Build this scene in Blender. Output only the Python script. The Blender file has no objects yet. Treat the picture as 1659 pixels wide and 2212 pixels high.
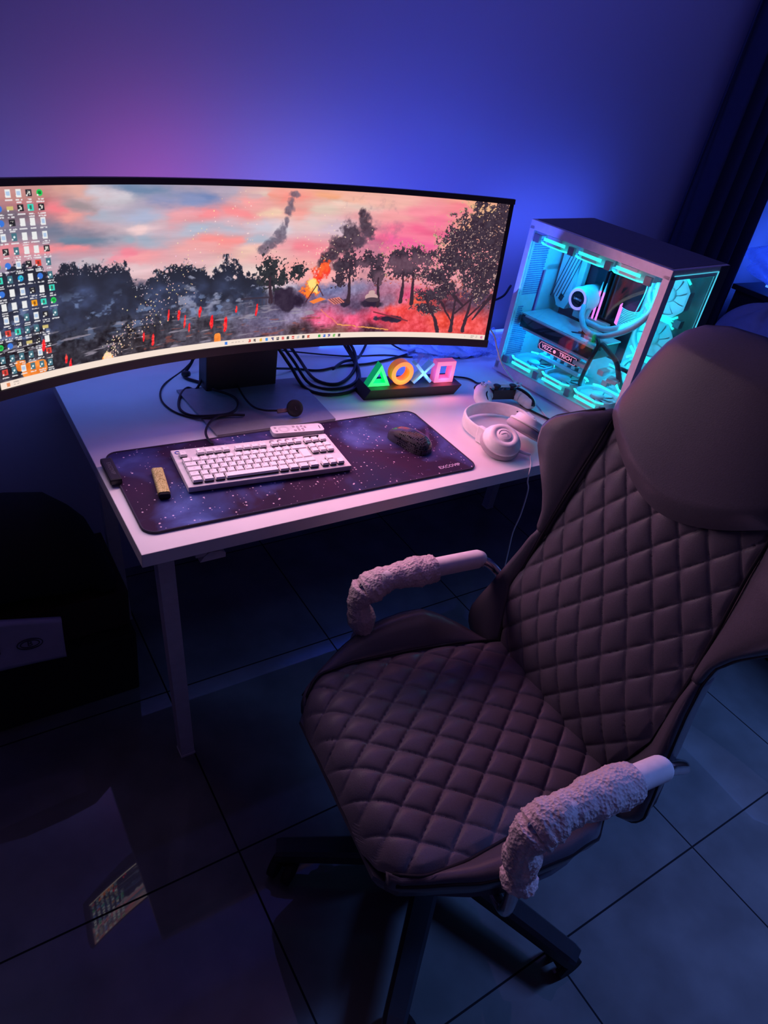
import bpy, bmesh, math, random
import numpy as np
from mathutils import Vector, Matrix, Euler
random.seed(7); rng = np.random.default_rng(7)
SC = bpy.context.scene
COL = SC.collection
PI = math.pi; R = math.radians
H = 0.7395                      # desk top height

# ------------------------------------------------------------ camera, world, exposure
cam_d = bpy.data.cameras.new('camera'); cam = bpy.data.objects.new('camera', cam_d); COL.objects.link(cam)
cam.location = (-0.26233, -0.99632, 1.56911)
cam.rotation_euler = (0.966493, -0.153252, -0.563858)
cam_d.sensor_fit = 'VERTICAL'; cam_d.sensor_height = 36.0; cam_d.lens = 1505.57 * 36.0 / 2212.0
cam_d.clip_start = 0.02
SC.camera = cam
SC.view_settings.view_transform = 'Standard'; SC.view_settings.look = 'None'
SC.view_settings.gamma = 1.0; SC.view_settings.use_curve_mapping = False
SC.view_settings.exposure = 0.0
W = bpy.data.worlds.new('world'); SC.world = W; W.use_nodes = True
W.node_tree.nodes['Background'].inputs[0].default_value = (0.17, 0.20, 0.90, 1)
W.node_tree.nodes['Background'].inputs[1].default_value = 0.050
try:
    SC.cycles.max_bounces = 8; SC.cycles.transparent_max_bounces = 16
    SC.cycles.sample_clamp_indirect = 3.0
    SC.cycles.caustics_reflective = False; SC.cycles.caustics_refractive = False
except Exception: pass

def lamp(name, kind, loc, energy, col, rot=(0, 0, 0), size=0.1, size_y=None, spread=None, glossy=True):
    d = bpy.data.lights.new(name, kind); d.energy = energy; d.color = col
    if kind == 'AREA':
        d.size = size
        if size_y: d.shape = 'RECTANGLE'; d.size_y = size_y
        if spread: d.spread = spread
    else: d.shadow_soft_size = size
    o = bpy.data.objects.new(name, d); COL.objects.link(o); o.location = loc; o.rotation_euler = rot
    if not glossy: o.visible_glossy = False
    return o
# light given off by the monitor picture (three thirds of the panel, each in its mean colour)
lamp('screen_light_left', 'AREA', (0.05, 0.36, 1.10), 2.7, (0.92, 0.60, 0.80), (R(-94), 0, R(14)), 0.36, 0.30, glossy=False)
lamp('screen_light_middle', 'AREA', (0.43, 0.43, 1.10), 4.2, (1.0, 0.52, 0.66), (R(-94), 0, 0), 0.40, 0.30, glossy=False)
lamp('screen_light_right', 'AREA', (0.82, 0.385, 1.10), 4.8, (1.0, 0.30, 0.46), (R(-94), 0, R(-14)), 0.40, 0.30, glossy=False)
# LEDs on the back of the monitor, shining on the wall
lamp('backlight_left', 'AREA', (-0.05, 0.55, 1.10), 0.35, (0.25, 0.30, 1.0), (R(100), 0, 0), 0.3, 0.16, glossy=False)
lamp('backlight_pink', 'AREA', (0.30, 0.60, 1.12), 0.42, (0.90, 0.16, 0.62), (R(105), 0, 0), 0.20, 0.16, glossy=False)
lamp('backlight_violet', 'AREA', (0.62, 0.60, 1.12), 0.65, (0.32, 0.26, 1.0), (R(100), 0, 0), 0.35, 0.16, glossy=False)
lamp('backlight_blue', 'AREA', (1.02, 0.50, 1.10), 1.55, (0.06, 0.11, 1.0), (R(118), 0, R(-12)), 0.50, 0.24, glossy=False)
lamp('added_wall_fill', 'AREA', (1.62, 0.66, 1.10), 0.75, (0.06, 0.13, 1.0), (R(115), 0, 0), 0.5, 0.10, glossy=False)  # added blue fill for the right part of the wall, not a monitor LED
# added wall wash: unseen blue lamp under the ceiling, evens out the wall
lamp('added_wall_wash', 'AREA', (0.95, 0.30, 2.50), 3.8, (0.15, 0.15, 1.0), (R(35), 0, 0), 2.0, 0.06, glossy=False)
# blue LED strip behind the desk
lamp('desk_strip_light', 'AREA', (1.15, 0.79, 0.90), 1.5, (0.05, 0.14, 1.0), (R(-35), 0, 0), 0.5, 0.03, glossy=False)
lamp('desk_rear_light', 'AREA', (0.20, 0.68, 0.98), 0.5, (0.08, 0.26, 1.0), (R(-12), 0, 0), 0.7, 0.05, glossy=False)
# light inside the computer case
for x, y, z, e, g_ in ((1.36, 0.40, 1.10, .8, .36), (1.38, 0.16, 1.12, .9, .62), (1.40, 0.20, 0.86, .6, .60), (1.36, 0.42, 0.86, .5, .36)):
    lamp('case_light', 'POINT', (x, y, z), e * 1.5, (0.0, g_, 1.0), size=0.02, glossy=False)
lamp('wall_fan_light', 'AREA', (1.40, 0.16, 0.98), 0.35, (0.0, 0.75, 1.0), (0, R(-90), R(6)), 0.30, 0.10, glossy=False)
lamp('fan_light', 'AREA', (1.44, 0.02, 0.98), 1.0, (0.0, 0.50, 1.0), (R(-90), 0, R(6)), 0.14, 0.34, glossy=False)
# added fill: unseen blue area lamp high on the right, brightens the floor
lamp('added_room_fill', 'AREA', (2.5, -1.3, 2.35), 35.0, (0.14, 0.32, 1.0), (R(-12), R(22), 0), 1.0, 0.2, spread=R(95), glossy=False)
lamp('bag_light', 'POINT', (3.05, 0.62, 1.05), 3.0, (0.04, 0.16, 1.0), size=0.04, glossy=False)

# ------------------------------------------------------------ materials
def s2l(c):
    return tuple((v / 255.0) / 12.92 if v / 255.0 <= 0.04045 else ((v / 255.0 + 0.055) / 1.055) ** 2.4 for v in c)
def mat(name, col, rough=0.5, metal=0.0, emit=None, es=0.0, bump=0.0, bscale=60.0, var=0.06, spec=0.5, coat=0.0, alpha=1.0, trans=0.0):
    m = bpy.data.materials.new(name); m.use_nodes = True
    nt = m.node_tree; b = nt.nodes['Principled BSDF']
    b.inputs['Roughness'].default_value = rough; b.inputs['Metallic'].default_value = metal
    b.inputs['Specular IOR Level'].default_value = spec
    b.inputs['Coat Weight'].default_value = coat
    b.inputs['Alpha'].default_value = alpha
    b.inputs['Transmission Weight'].default_value = trans
    tc = nt.nodes.new('ShaderNodeTexCoord'); nz = nt.nodes.new('ShaderNodeTexNoise')
    nz.inputs['Scale'].default_value = bscale; nz.inputs['Detail'].default_value = 3
    nt.links.new(tc.outputs['Object'], nz.inputs['Vector'])
    cr = nt.nodes.new('ShaderNodeValToRGB')
    cr.color_ramp.elements[0].position = 0.3; cr.color_ramp.elements[1].position = 0.7
    cr.color_ramp.elements[0].color = tuple(max(0, v * (1 - var)) for v in col[:3]) + (1,)
    cr.color_ramp.elements[1].color = tuple(min(1, v * (1 + var)) for v in col[:3]) + (1,)
    nt.links.new(nz.outputs['Fac'], cr.inputs['Fac']); nt.links.new(cr.outputs['Color'], b.inputs['Base Color'])
    if bump:
        bp = nt.nodes.new('ShaderNodeBump'); bp.inputs['Strength'].default_value = bump; bp.inputs['Distance'].default_value = 0.001
        nt.links.new(nz.outputs['Fac'], bp.inputs['Height']); nt.links.new(bp.outputs['Normal'], b.inputs['Normal'])
    if emit:
        b.inputs['Emission Color'].default_value = tuple(emit) + (1,); b.inputs['Emission Strength'].default_value = es
    return m
def glass_mat(name, tint, gloss=0.10, rough=0.02):
    m = bpy.data.materials.new(name); m.use_nodes = True; nt = m.node_tree; nt.nodes.clear()
    o = nt.nodes.new('ShaderNodeOutputMaterial'); t = nt.nodes.new('ShaderNodeBsdfTransparent'); g = nt.nodes.new('ShaderNodeBsdfGlossy')
    mx = nt.nodes.new('ShaderNodeMixShader'); lw = nt.nodes.new('ShaderNodeLayerWeight'); lw.inputs['Blend'].default_value = 0.25
    ma = nt.nodes.new('ShaderNodeMath'); ma.operation = 'MULTIPLY_ADD'; ma.inputs[1].default_value = 0.5; ma.inputs[2].default_value = gloss
    t.inputs[0].default_value = tuple(tint) + (1,); g.inputs['Roughness'].default_value = rough
    nt.links.new(lw.outputs['Fresnel'], ma.inputs[0]); nt.links.new(ma.outputs[0], mx.inputs[0])
    nt.links.new(t.outputs[0], mx.inputs[1]); nt.links.new(g.outputs[0], mx.inputs[2]); nt.links.new(mx.outputs[0], o.inputs[0])
    return m
M = {}
M['white'] = mat('white_plastic', (.80, .79, .79), .38)
M['desk'] = mat('white_laminate', (.74, .73, .74), .42, bscale=12, var=.03)
M['white_metal'] = mat('white_metal', (.52, .50, .54), .45)
M['black'] = mat('black_plastic', (.022, .021, .026), .42)
M['gloss_black'] = mat('gloss_black', (.010, .010, .014), .08)
M['cable'] = mat('black_cable', (.016, .015, .022), .42)
M['wcable'] = mat('white_cable', (.70, .68, .70), .45)
M['leather'] = mat('dark_leather', (.080, .072, .096), .34, bump=.25, bscale=420, var=.10, spec=.85)
M['leather2'] = mat('smooth_leather', (.068, .063, .086), .30, bump=.2, bscale=420, var=.10, spec=.9)
M['piping'] = mat('black_piping', (.012, .012, .016), .4)
M['chrome'] = mat('chrome', (.65, .65, .70), .18, 1.0)
M['armpad'] = mat('white_armpad', (.72, .66, .70), .5)
M['darkmetal'] = mat('black_metal', (.020, .022, .030), .35)
M['rubber'] = mat('black_rubber', (.010, .010, .012), .7)
M['case'] = mat('case_white', (.62, .62, .66), .42)
M['board'] = mat('black_board', (.012, .014, .022), .35)
M['heatsink'] = mat('white_heatsink', (.62, .64, .68), .35, .2)
M['grey'] = mat('grey_metal', (.28, .29, .33), .35, .3)
M['fanwhite'] = mat('fan_white', (.74, .74, .80), .45)
M['led'] = mat('cyan_led', (.1, .8, .8), .4, emit=(.03, 1.0, .82), es=1.5)
M['pink_led'] = mat('pink_led', (.8, .2, .8), .4, emit=(1.0, .20, .85), es=1.1)
M['logo_led'] = mat('logo_led', (.8, .3, .5), .4, emit=(1.0, .35, .55), es=1.1)
M['ring_led'] = mat('ring_led', (.4, .3, .9), .4, emit=(.38, .28, 1.0), es=1.0)
M['lcd_text'] = mat('lcd_text', (.3, .5, .8), .4, emit=(.25, .45, .8), es=.5)
M['blue_led'] = mat('blue_led', (.1, .2, 1), .4, emit=(.05, .16, 1.0), es=2.2)
M['white_led'] = mat('white_led', (1, 1, 1), .4, emit=(.8, .95, 1), es=3)
M['glass'] = glass_mat('case_glass', (.93, .96, .97), .035)
M['glass_edge'] = mat('glass_edge', (.2, .8, .9), .2, emit=(.10, .72, .95), es=.75)  # emission stands in for the case light caught along the pane edge
M['plastic_clear'] = mat('clear_film', (.35, .45, .85), .18, alpha=.42, spec=.9)
M['cloth'] = mat('pale_cloth', (.35, .48, .70), .9, bump=.6, bscale=35)
M['curtain'] = mat('dark_curtain', (.035, .045, .10), .9, bump=.3, bscale=50)
M['cabinet'] = mat('dark_cabinet', (.03, .035, .05), .6)
M['bag_black'] = mat('black_fabric', (.006, .007, .007), .85, bump=.5, bscale=90)
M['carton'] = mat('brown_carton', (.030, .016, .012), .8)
M['paper'] = mat('pale_paper', (.42, .40, .50), .75, bump=.4, bscale=30)
M['ink'] = mat('dark_ink', (.02, .02, .05), .7)
M['legend'] = mat('key_legend', (.22, .20, .30), .6)
M['key'] = mat('key_white', (.78, .76, .77), .42)
M['kbbase'] = mat('keyboard_white', (.66, .63, .65), .40)
M['kbunder'] = mat('key_stem_black', (.015, .015, .02), .6)
M['gold'] = None
M['bubble'] = None

def nodes_mat(name):
    m = bpy.data.materials.new(name); m.use_nodes = True
    return m, m.node_tree, m.node_tree.nodes['Principled BSDF']
# glitter shell of the vape
m, nt, b = nodes_mat('gold_glitter'); M['gold'] = m
tc = nt.nodes.new('ShaderNodeTexCoord'); v = nt.nodes.new('ShaderNodeTexVoronoi'); v.inputs['Scale'].default_value = 420
cr = nt.nodes.new('ShaderNodeValToRGB'); e = cr.color_ramp.elements
e[0].position = .05; e[0].color = (.95, .85, .40, 1); e[1].position = .75; e[1].color = (.42, .36, .10, 1)
nt.links.new(tc.outputs['Object'], v.inputs['Vector']); nt.links.new(v.outputs['Distance'], cr.inputs['Fac'])
nt.links.new(cr.outputs['Color'], b.inputs['Base Color']); b.inputs['Metallic'].default_value = .35; b.inputs['Roughness'].default_value = .38
# bubble wrap
m, nt, b = nodes_mat('bubble_film'); M['bubble'] = m
tc = nt.nodes.new('ShaderNodeTexCoord'); v = nt.nodes.new('ShaderNodeTexVoronoi'); v.inputs['Scale'].default_value = 190
nz = nt.nodes.new('ShaderNodeTexNoise'); nz.inputs['Scale'].default_value = 40
bp = nt.nodes.new('ShaderNodeBump'); bp.inputs['Strength'].default_value = 1.0; bp.inputs['Distance'].default_value = 0.0022
nt.links.new(tc.outputs['Object'], v.inputs['Vector']); nt.links.new(v.outputs['Distance'], bp.inputs['Height'])
nt.links.new(bp.outputs['Normal'], b.inputs['Normal']); b.inputs['Base Color'].default_value = (.70, .58, .62, 1)
b.inputs['Roughness'].default_value = .22; b.inputs['Alpha'].default_value = .80; b.inputs['Specular IOR Level'].default_value = .8
# wall: painted plaster
m, nt, b = nodes_mat('wall_paint'); M['wall'] = m
tc = nt.nodes.new('ShaderNodeTexCoord'); nz = nt.nodes.new('ShaderNodeTexNoise'); nz.inputs['Scale'].default_value = 220; nz.inputs['Detail'].default_value = 4
bp = nt.nodes.new('ShaderNodeBump'); bp.inputs['Strength'].default_value = .12; bp.inputs['Distance'].default_value = .001
nt.links.new(tc.outputs['Object'], nz.inputs['Vector']); nt.links.new(nz.outputs['Fac'], bp.inputs['Height']); nt.links.new(bp.outputs['Normal'], b.inputs['Normal'])
b.inputs['Base Color'].default_value = (.46, .46, .62, 1); b.inputs['Roughness'].default_value = .75
# floor tiles
m, nt, b = nodes_mat('floor_tiles'); M['floor'] = m
tc = nt.nodes.new('ShaderNodeTexCoord'); mp = nt.nodes.new('ShaderNodeMapping'); mp.vector_type = 'TEXTURE'
mp.inputs['Location'].default_value = (.1211, -.7213, 0); mp.inputs['Rotation'].default_value = (0, 0, -.00436); mp.inputs['Scale'].default_value = (.50655, .50655, 1)
nt.links.new(tc.outputs['Object'], mp.inputs['Vector'])
sx = nt.nodes.new('ShaderNodeSeparateXYZ'); nt.links.new(mp.outputs['Vector'], sx.inputs[0])
def mth(op, a, bb=None, c=None):
    n = nt.nodes.new('ShaderNodeMath'); n.operation = op
    for i, x in enumerate((a, bb, c)):
        if x is None: continue
        if isinstance(x, (int, float)): n.inputs[i].default_value = x
        else: nt.links.new(x, n.inputs[i])
    return n.outputs[0]
ds = []
for k in (0, 1):
    r_ = mth('ROUND', sx.outputs[k]); ds.append(mth('ABSOLUTE', mth('SUBTRACT', sx.outputs[k], r_)))
dmin = mth('MINIMUM', ds[0], ds[1]); gr = mth('LESS_THAN', dmin, .0042)
nz = nt.nodes.new('ShaderNodeTexNoise'); nz.inputs['Scale'].default_value = 7; nz.inputs['Detail'].default_value = 6
nt.links.new(tc.outputs['Object'], nz.inputs['Vector'])
cr = nt.nodes.new('ShaderNodeValToRGB'); cr.color_ramp.elements[0].color = (.085, .085, .092, 1); cr.color_ramp.elements[1].color = (.125, .125, .135, 1)
cr.color_ramp.elements[0].position = .35; cr.color_ramp.elements[1].position = .7; nt.links.new(nz.outputs['Fac'], cr.inputs['Fac'])
mx = nt.nodes.new('ShaderNodeMixRGB'); mx.inputs[2].default_value = (.012, .012, .016, 1); nt.links.new(gr, mx.inputs[0]); nt.links.new(cr.outputs['Color'], mx.inputs[1])
nt.links.new(mx.outputs[0], b.inputs['Base Color'])
rg = mth('MULTIPLY_ADD', gr, .8, .022); nt.links.new(rg, b.inputs['Roughness'])
sp_ = mth('MULTIPLY_ADD', gr, -.9, .9); nt.links.new(sp_, b.inputs['Specular IOR Level'])
# galaxy print of the desk mat
m, nt, b = nodes_mat('galaxy_print'); M['galaxy'] = m
tc = nt.nodes.new('ShaderNodeTexCoord')
def noise(scale, det, dist=0.0, off=0.0):
    mp = nt.nodes.new('ShaderNodeMapping'); mp.inputs['Location'].default_value = (off, off * .7, off * .3)
    n = nt.nodes.new('ShaderNodeTexNoise'); n.inputs['Scale'].default_value = scale; n.inputs['Detail'].default_value = det; n.inputs['Distortion'].default_value = dist
    nt.links.new(tc.outputs['Object'], mp.inputs[0]); nt.links.new(mp.outputs[0], n.inputs['Vector']); return n.outputs['Fac']
def ramp(src, stops):
    r_ = nt.nodes.new('ShaderNodeValToRGB'); el = r_.color_ramp.elements
    while len(el) < len(stops): el.new(.5)
    for x, (p, c) in zip(el, stops): x.position = p; x.color = c + (1,)
    nt.links.new(src, r_.inputs['Fac']); return r_.outputs['Color']
basec = ramp(noise(3.2, 4, .6), [(.30, (.014, .010, .030)), (.5, (.034, .014, .044)), (.72, (.020, .022, .065))])
blue = ramp(noise(5.5, 8, .5, 3.1), [(.50, (0, 0, 0)), (.60, (.014, .036, .13)), (.68, (.05, .10, .30)), (.80, (.20, .26, .55))])
pink = ramp(noise(5.0, 9, 1.2, 7.7), [(.60, (0, 0, 0)), (.70, (.10, .05, .14)), (.82, (.35, .22, .35))])
def add(a, c_):
    x = nt.nodes.new('ShaderNodeMixRGB'); x.blend_type = 'ADD'; x.inputs[0].default_value = 1; nt.links.new(a, x.inputs[1]); nt.links.new(c_, x.inputs[2]); return x.outputs[0]
acc = add(add(basec, blue), pink)
for sc_, th, off in ((60, .085, 0), (120, .085, 5), (28, .045, 9)):
    mp = nt.nodes.new('ShaderNodeMapping'); mp.inputs['Location'].default_value = (off, off, 0)
    v = nt.nodes.new('ShaderNodeTexVoronoi'); v.voronoi_dimensions = '2D'; v.inputs['Scale'].default_value = sc_
    nt.links.new(tc.outputs['Object'], mp.inputs[0]); nt.links.new(mp.outputs[0], v.inputs['Vector'])
    sv = nt.nodes.new('ShaderNodeSeparateXYZ'); nt.links.new(v.outputs['Color'], sv.inputs[0])
    keep = mth('GREATER_THAN', sv.outputs[0], .88); dd = mth('ADD', v.outputs['Distance'], mth('SUBTRACT', 1.0, keep))
    acc = add(acc, ramp(dd, [(0, (.80, .70, .72)), (th, (.45, .32, .38)), (th * 1.6, (0, 0, 0))]))
nt.links.new(acc, b.inputs['Base Color']); b.inputs['Roughness'].default_value = .62; b.inputs['Specular IOR Level'].default_value = .3
# mouse shell with honeycomb openings
m, nt, b = nodes_mat('honeycomb_shell'); M['honey'] = m
tc = nt.nodes.new('ShaderNodeTexCoord'); v = nt.nodes.new('ShaderNodeTexVoronoi'); v.inputs['Scale'].default_value = 185; v.inputs['Randomness'].default_value = .25
nt.links.new(tc.outputs['Object'], v.inputs['Vector'])
sx = nt.nodes.new('ShaderNodeSeparateXYZ'); nt.links.new(tc.outputs['Object'], sx.inputs[0])
back = mth('LESS_THAN', sx.outputs[0], .018); hole = mth('MULTIPLY', mth('LESS_THAN', v.outputs['Distance'], .40), back)
mx = nt.nodes.new('ShaderNodeMixRGB'); mx.inputs[1].default_value = (.050, .048, .060, 1); mx.inputs[2].default_value = (.002, .002, .003, 1)
nt.links.new(hole, mx.inputs[0]); nt.links.new(mx.outputs[0], b.inputs['Base Color']); b.inputs['Roughness'].default_value = .2; b.inputs['Specular IOR Level'].default_value = .9
bp = nt.nodes.new('ShaderNodeBump'); bp.inputs['Distance'].default_value = .001; bp.invert = True
bp.inputs['Strength'].default_value = .35; nt.links.new(hole, bp.inputs['Height']); nt.links.new(bp.outputs['Normal'], b.inputs['Normal'])
for k_, rgb, es in (('green', (.0, .75, .20), .50), ('orange', (1.0, .20, .01), .62), ('lblue', (.16, .40, .85), .34), ('rose', (1.0, .13, .30), .62)):
    M[k_] = mat(k_ + '_light', rgb, .3, emit=rgb, es=es * .62); M[k_ + '_face'] = mat(k_ + '_face', rgb, .3, emit=tuple(min(1, v + .10) for v in rgb), es=es * 1.35)

# ------------------------------------------------------------ mesh helpers
class MB:
    """collects shapes into one mesh"""
    def __init__(s): s.v = []; s.f = []; s.m = []; s.sm = []
    def addm(s, vs, fs, mi=0, smooth=False):
        o = len(s.v); s.v += [tuple(p) for p in vs]; s.f += [tuple(o + i for i in f) for f in fs]; s.m += [mi] * len(fs); s.sm += [smooth] * len(fs); return s
    def box(s, c, d, mi=0, rot=None, bev=0.0):
        hx, hy, hz = d[0] / 2, d[1] / 2, d[2] / 2
        if bev <= 0:
            vs = [Vector((x * hx, y * hy, z * hz)) for z in (-1, 1) for y in (-1, 1) for x in (-1, 1)]
            fs = [(0, 2, 3, 1), (4, 5, 7, 6), (0, 1, 5, 4), (2, 6, 7, 3), (0, 4, 6, 2), (1, 3, 7, 5)]
        else:
            bm = bmesh.new(); bmesh.ops.create_cube(bm, size=1.0)
            for v in bm.verts: v.co = Vector((v.co.x * d[0], v.co.y * d[1], v.co.z * d[2]))
            bmesh.ops.bevel(bm, geom=list(bm.edges), offset=bev, segments=2, affect='EDGES', profile=.6)
            bm.verts.ensure_lookup_table(); vs = [v.co.copy() for v in bm.verts]; fs = [[v.index for v in f.verts] for f in bm.faces]; bm.free()
        if rot is not None:
            e_ = rot if isinstance(rot, Matrix) else Euler(rot).to_matrix(); vs = [e_ @ p for p in vs]
        return s.addm([p + Vector(c) for p in vs], fs, mi)
    def prism(s, poly, z0, z1, mi=0, xf=None, taper=None, smooth=False):
        n = len(poly); top = taper or poly
        vs = [Vector((x, y, z0)) for x, y in poly] + [Vector((x, y, z1)) for x, y in top]
        fs = [tuple(reversed(range(n))), tuple(range(n, 2 * n))] + [(i, (i + 1) % n, n + (i + 1) % n, n + i) for i in range(n)]
        if xf is not None: vs = [xf @ p for p in vs]
        return s.addm(vs, fs, mi, smooth)
    def cyl(s, a, b, r0, r1=None, n=20, mi=0, smooth=True, caps=True):
        a = Vector(a); b = Vector(b); r1 = r0 if r1 is None else r1; d = (b - a).normalized()
        u = d.orthogonal().normalized(); w = d.cross(u)
        vs = [a + (u * math.cos(2 * PI * i / n) + w * math.sin(2 * PI * i / n)) * r0 for i in range(n)] + [b + (u * math.cos(2 * PI * i / n) + w * math.sin(2 * PI * i / n)) * r1 for i in range(n)]
        s.addm(vs, [(i, (i + 1) % n, n + (i + 1) % n, n + i) for i in range(n)], mi, smooth)
        if caps: s.addm(vs, [tuple(reversed(range(n))), tuple(range(n, 2 * n))], mi)
        return s
    def lathe(s, prof, n=32, mi=0, xf=None, smooth=True):
        vs = []; m_ = len(prof)
        for i in range(n):
            a = 2 * PI * i / n
            for r_, z in prof: vs.append(Vector((r_ * math.cos(a), r_ * math.sin(a), z)))
        if xf is not None: vs = [xf @ p for p in vs]
        fs = [(i * m_ + j, ((i + 1) % n) * m_ + j, ((i + 1) % n) * m_ + j + 1, i * m_ + j + 1) for i in range(n) for j in range(m_ - 1)]
        return s.addm(vs, fs, mi, smooth)
    def tube(s, pts, r, n=8, mi=0, closed=False, sub=6, flat=1.0):
        P = catmull(pts, sub) if sub > 1 else [Vector(p) for p in pts]
        rr = r if callable(r) else (lambda t: r)
        N = len(P); vs = []; up = None
        for i, p in enumerate(P):
            d = (P[min(i + 1, N - 1)] - P[max(i - 1, 0)])
            d = d.normalized() if d.length > 1e-9 else Vector((1, 0, 0))
            if up is None: up = d.orthogonal().normalized()
            up = (up - d * up.dot(d)); up = up.normalized() if up.length > 1e-6 else d.orthogonal().normalized()
            w = d.cross(up); q = rr(i / (N - 1))
            vs += [p + (up * math.cos(2 * PI * k / n) * flat + w * math.sin(2 * PI * k / n)) * q for k in range(n)]
        fs = [(i * n + k, i * n + (k + 1) % n, (i + 1) * n + (k + 1) % n, (i + 1) * n + k) for i in range(N - 1) for k in range(n)]
        s.addm(vs, fs, mi, True); s.addm(vs, [tuple(reversed(range(n))), tuple(range((N - 1) * n, N * n))], mi)
        return s
    def loft(s, rings, mi=0, caps=True, smooth=True):
        n = len(rings[0]); vs = [Vector(p) for r_ in rings for p in r_]
        fs = [(i * n + k, i * n + (k + 1) % n, (i + 1) * n + (k + 1) % n, (i + 1) * n + k) for i in range(len(rings) - 1) for k in range(n)]
        s.addm(vs, fs, mi, smooth)
        if caps: s.addm(vs, [tuple(reversed(range(n))), tuple(range((len(rings) - 1) * n, len(rings) * n))], mi, smooth)
        return s
    def grid(s, fn, nu, nv, mi=0, smooth=True):
        vs = [fn(i / nu, j / nv) for i in range(nu + 1) for j in range(nv + 1)]
        k = nv + 1
        return s.addm(vs, [(i * k + j, (i + 1) * k + j, (i + 1) * k + j + 1, i * k + j + 1) for i in range(nu) for j in range(nv)], mi, smooth)
    def text(s, body, size, xf, depth=0.0, mi=0, align='CENTER', bold=0.0):
        vs, fs = text_geo(body, size, depth, align, bold)
        return s.addm([xf @ p for p in vs], fs, mi)
    def build(s, name, mats, parent=None, loc=(0, 0, 0), rot=(0, 0, 0)):
        me = bpy.data.meshes.new(name); me.from_pydata(s.v, [], s.f)
        mats = mats if isinstance(mats, (list, tuple)) else [mats]
        for m_ in mats: me.materials.append(M[m_] if isinstance(m_, str) else m_)
        me.polygons.foreach_set('material_index', s.m); me.polygons.foreach_set('use_smooth', s.sm); me.update()
        bm = bmesh.new(); bm.from_mesh(me); bmesh.ops.remove_doubles(bm, verts=bm.verts, dist=1e-6); bmesh.ops.recalc_face_normals(bm, faces=bm.faces); bm.to_mesh(me); bm.free()
        o = bpy.data.objects.new(name, me); COL.objects.link(o); o.location = loc; o.rotation_euler = rot
        if parent is not None: o.parent = parent
        return o
def catmull(pts, sub):
    P = [Vector(p) for p in pts]; P = [2 * P[0] - P[1]] + P + [2 * P[-1] - P[-2]]; out = []
    for i in range(1, len(P) - 2):
        for k in range(sub):
            t = k / sub; a, b, c, d = P[i - 1], P[i], P[i + 1], P[i + 2]
            out.append(.5 * ((2 * b) + (c - a) * t + (2 * a - 5 * b + 4 * c - d) * t * t + (3 * b - a - 3 * c + d) * t ** 3))
    out.append(P[-2]); return out
_tc = {}
def text_geo(body, size, depth, align, bold):
    key = (body, size, depth, align, bold)
    if key not in _tc:
        cu = bpy.data.curves.new('t', 'FONT'); cu.body = body; cu.size = size; cu.extrude = depth; cu.align_x = align; cu.align_y = 'CENTER'; cu.resolution_u = 2; cu.offset = bold
        o = bpy.data.objects.new('t', cu); COL.objects.link(o)
        me = o.to_mesh(); _tc[key] = ([v.co.copy() for v in me.vertices], [tuple(p.vertices) for p in me.polygons]); o.to_mesh_clear()
        bpy.data.objects.remove(o); bpy.data.curves.remove(cu)
    return _tc[key]
def tag(o, label, cat, group=None, kind=None):
    if label: o['label'] = label
    if cat: o['category'] = cat
    if group: o['group'] = group
    if kind: o['kind'] = kind
    return o
def thing(name, label, cat, loc=(0, 0, 0), rz=0.0, group=None):
    o = bpy.data.objects.new(name, None); COL.objects.link(o); o.location = loc; o.rotation_euler = (0, 0, rz); o.empty_display_size = .05
    return tag(o, label, cat, group)
def copy_tree(o, parent=None):
    c = o.copy(); COL.objects.link(c); c.parent = parent
    for ch in list(o.children): copy_tree(ch, c)
    return c
def T(x=0, y=0, z=0, rx=0, ry=0, rz=0): return Matrix.Translation((x, y, z)) @ Euler((rx, ry, rz)).to_matrix().to_4x4()
def lerp(a, b, t): return a + (b - a) * t
def interp(x, xs, ys): return float(np.interp(x, xs, ys))

# ------------------------------------------------------------ room
def struct(o): o['kind'] = 'structure'; return o
struct(MB().box((.5, -1.08, -.05), (7.0, 3.84, .1)).build('floor', 'floor'))
struct(MB().box((.5, .89, 1.3), (7.0, .1, 2.6)).build('wall_back', 'wall'))
struct(MB().box((4.05, -1.08, 1.3), (.1, 3.84, 2.6)).build('wall_right', 'wall'))
struct(MB().box((-3.05, -1.08, 1.3), (.1, 3.84, 2.6)).build('wall_left', 'wall'))
struct(MB().box((.5, -1.08, 2.65), (7.0, 3.84, .1)).build('ceiling', 'wall'))

# curtain on the back wall
def curtain(u, v):
    x = 2.30 + .55 * u
    return (x, .765 + .028 * math.sin(u * 34 + .5 * math.sin(v * 5)) + .010 * math.sin(u * 71 + 1.2), .03 + 2.42 * v)
cu = MB().grid(curtain, 140, 16).build('curtain', 'curtain')
sd = cu.modifiers.new('thickness', 'SOLIDIFY'); sd.thickness = .004
tag(cu, 'dark blue curtain hanging in folds on the wall right of the computer case', 'curtain')

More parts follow.
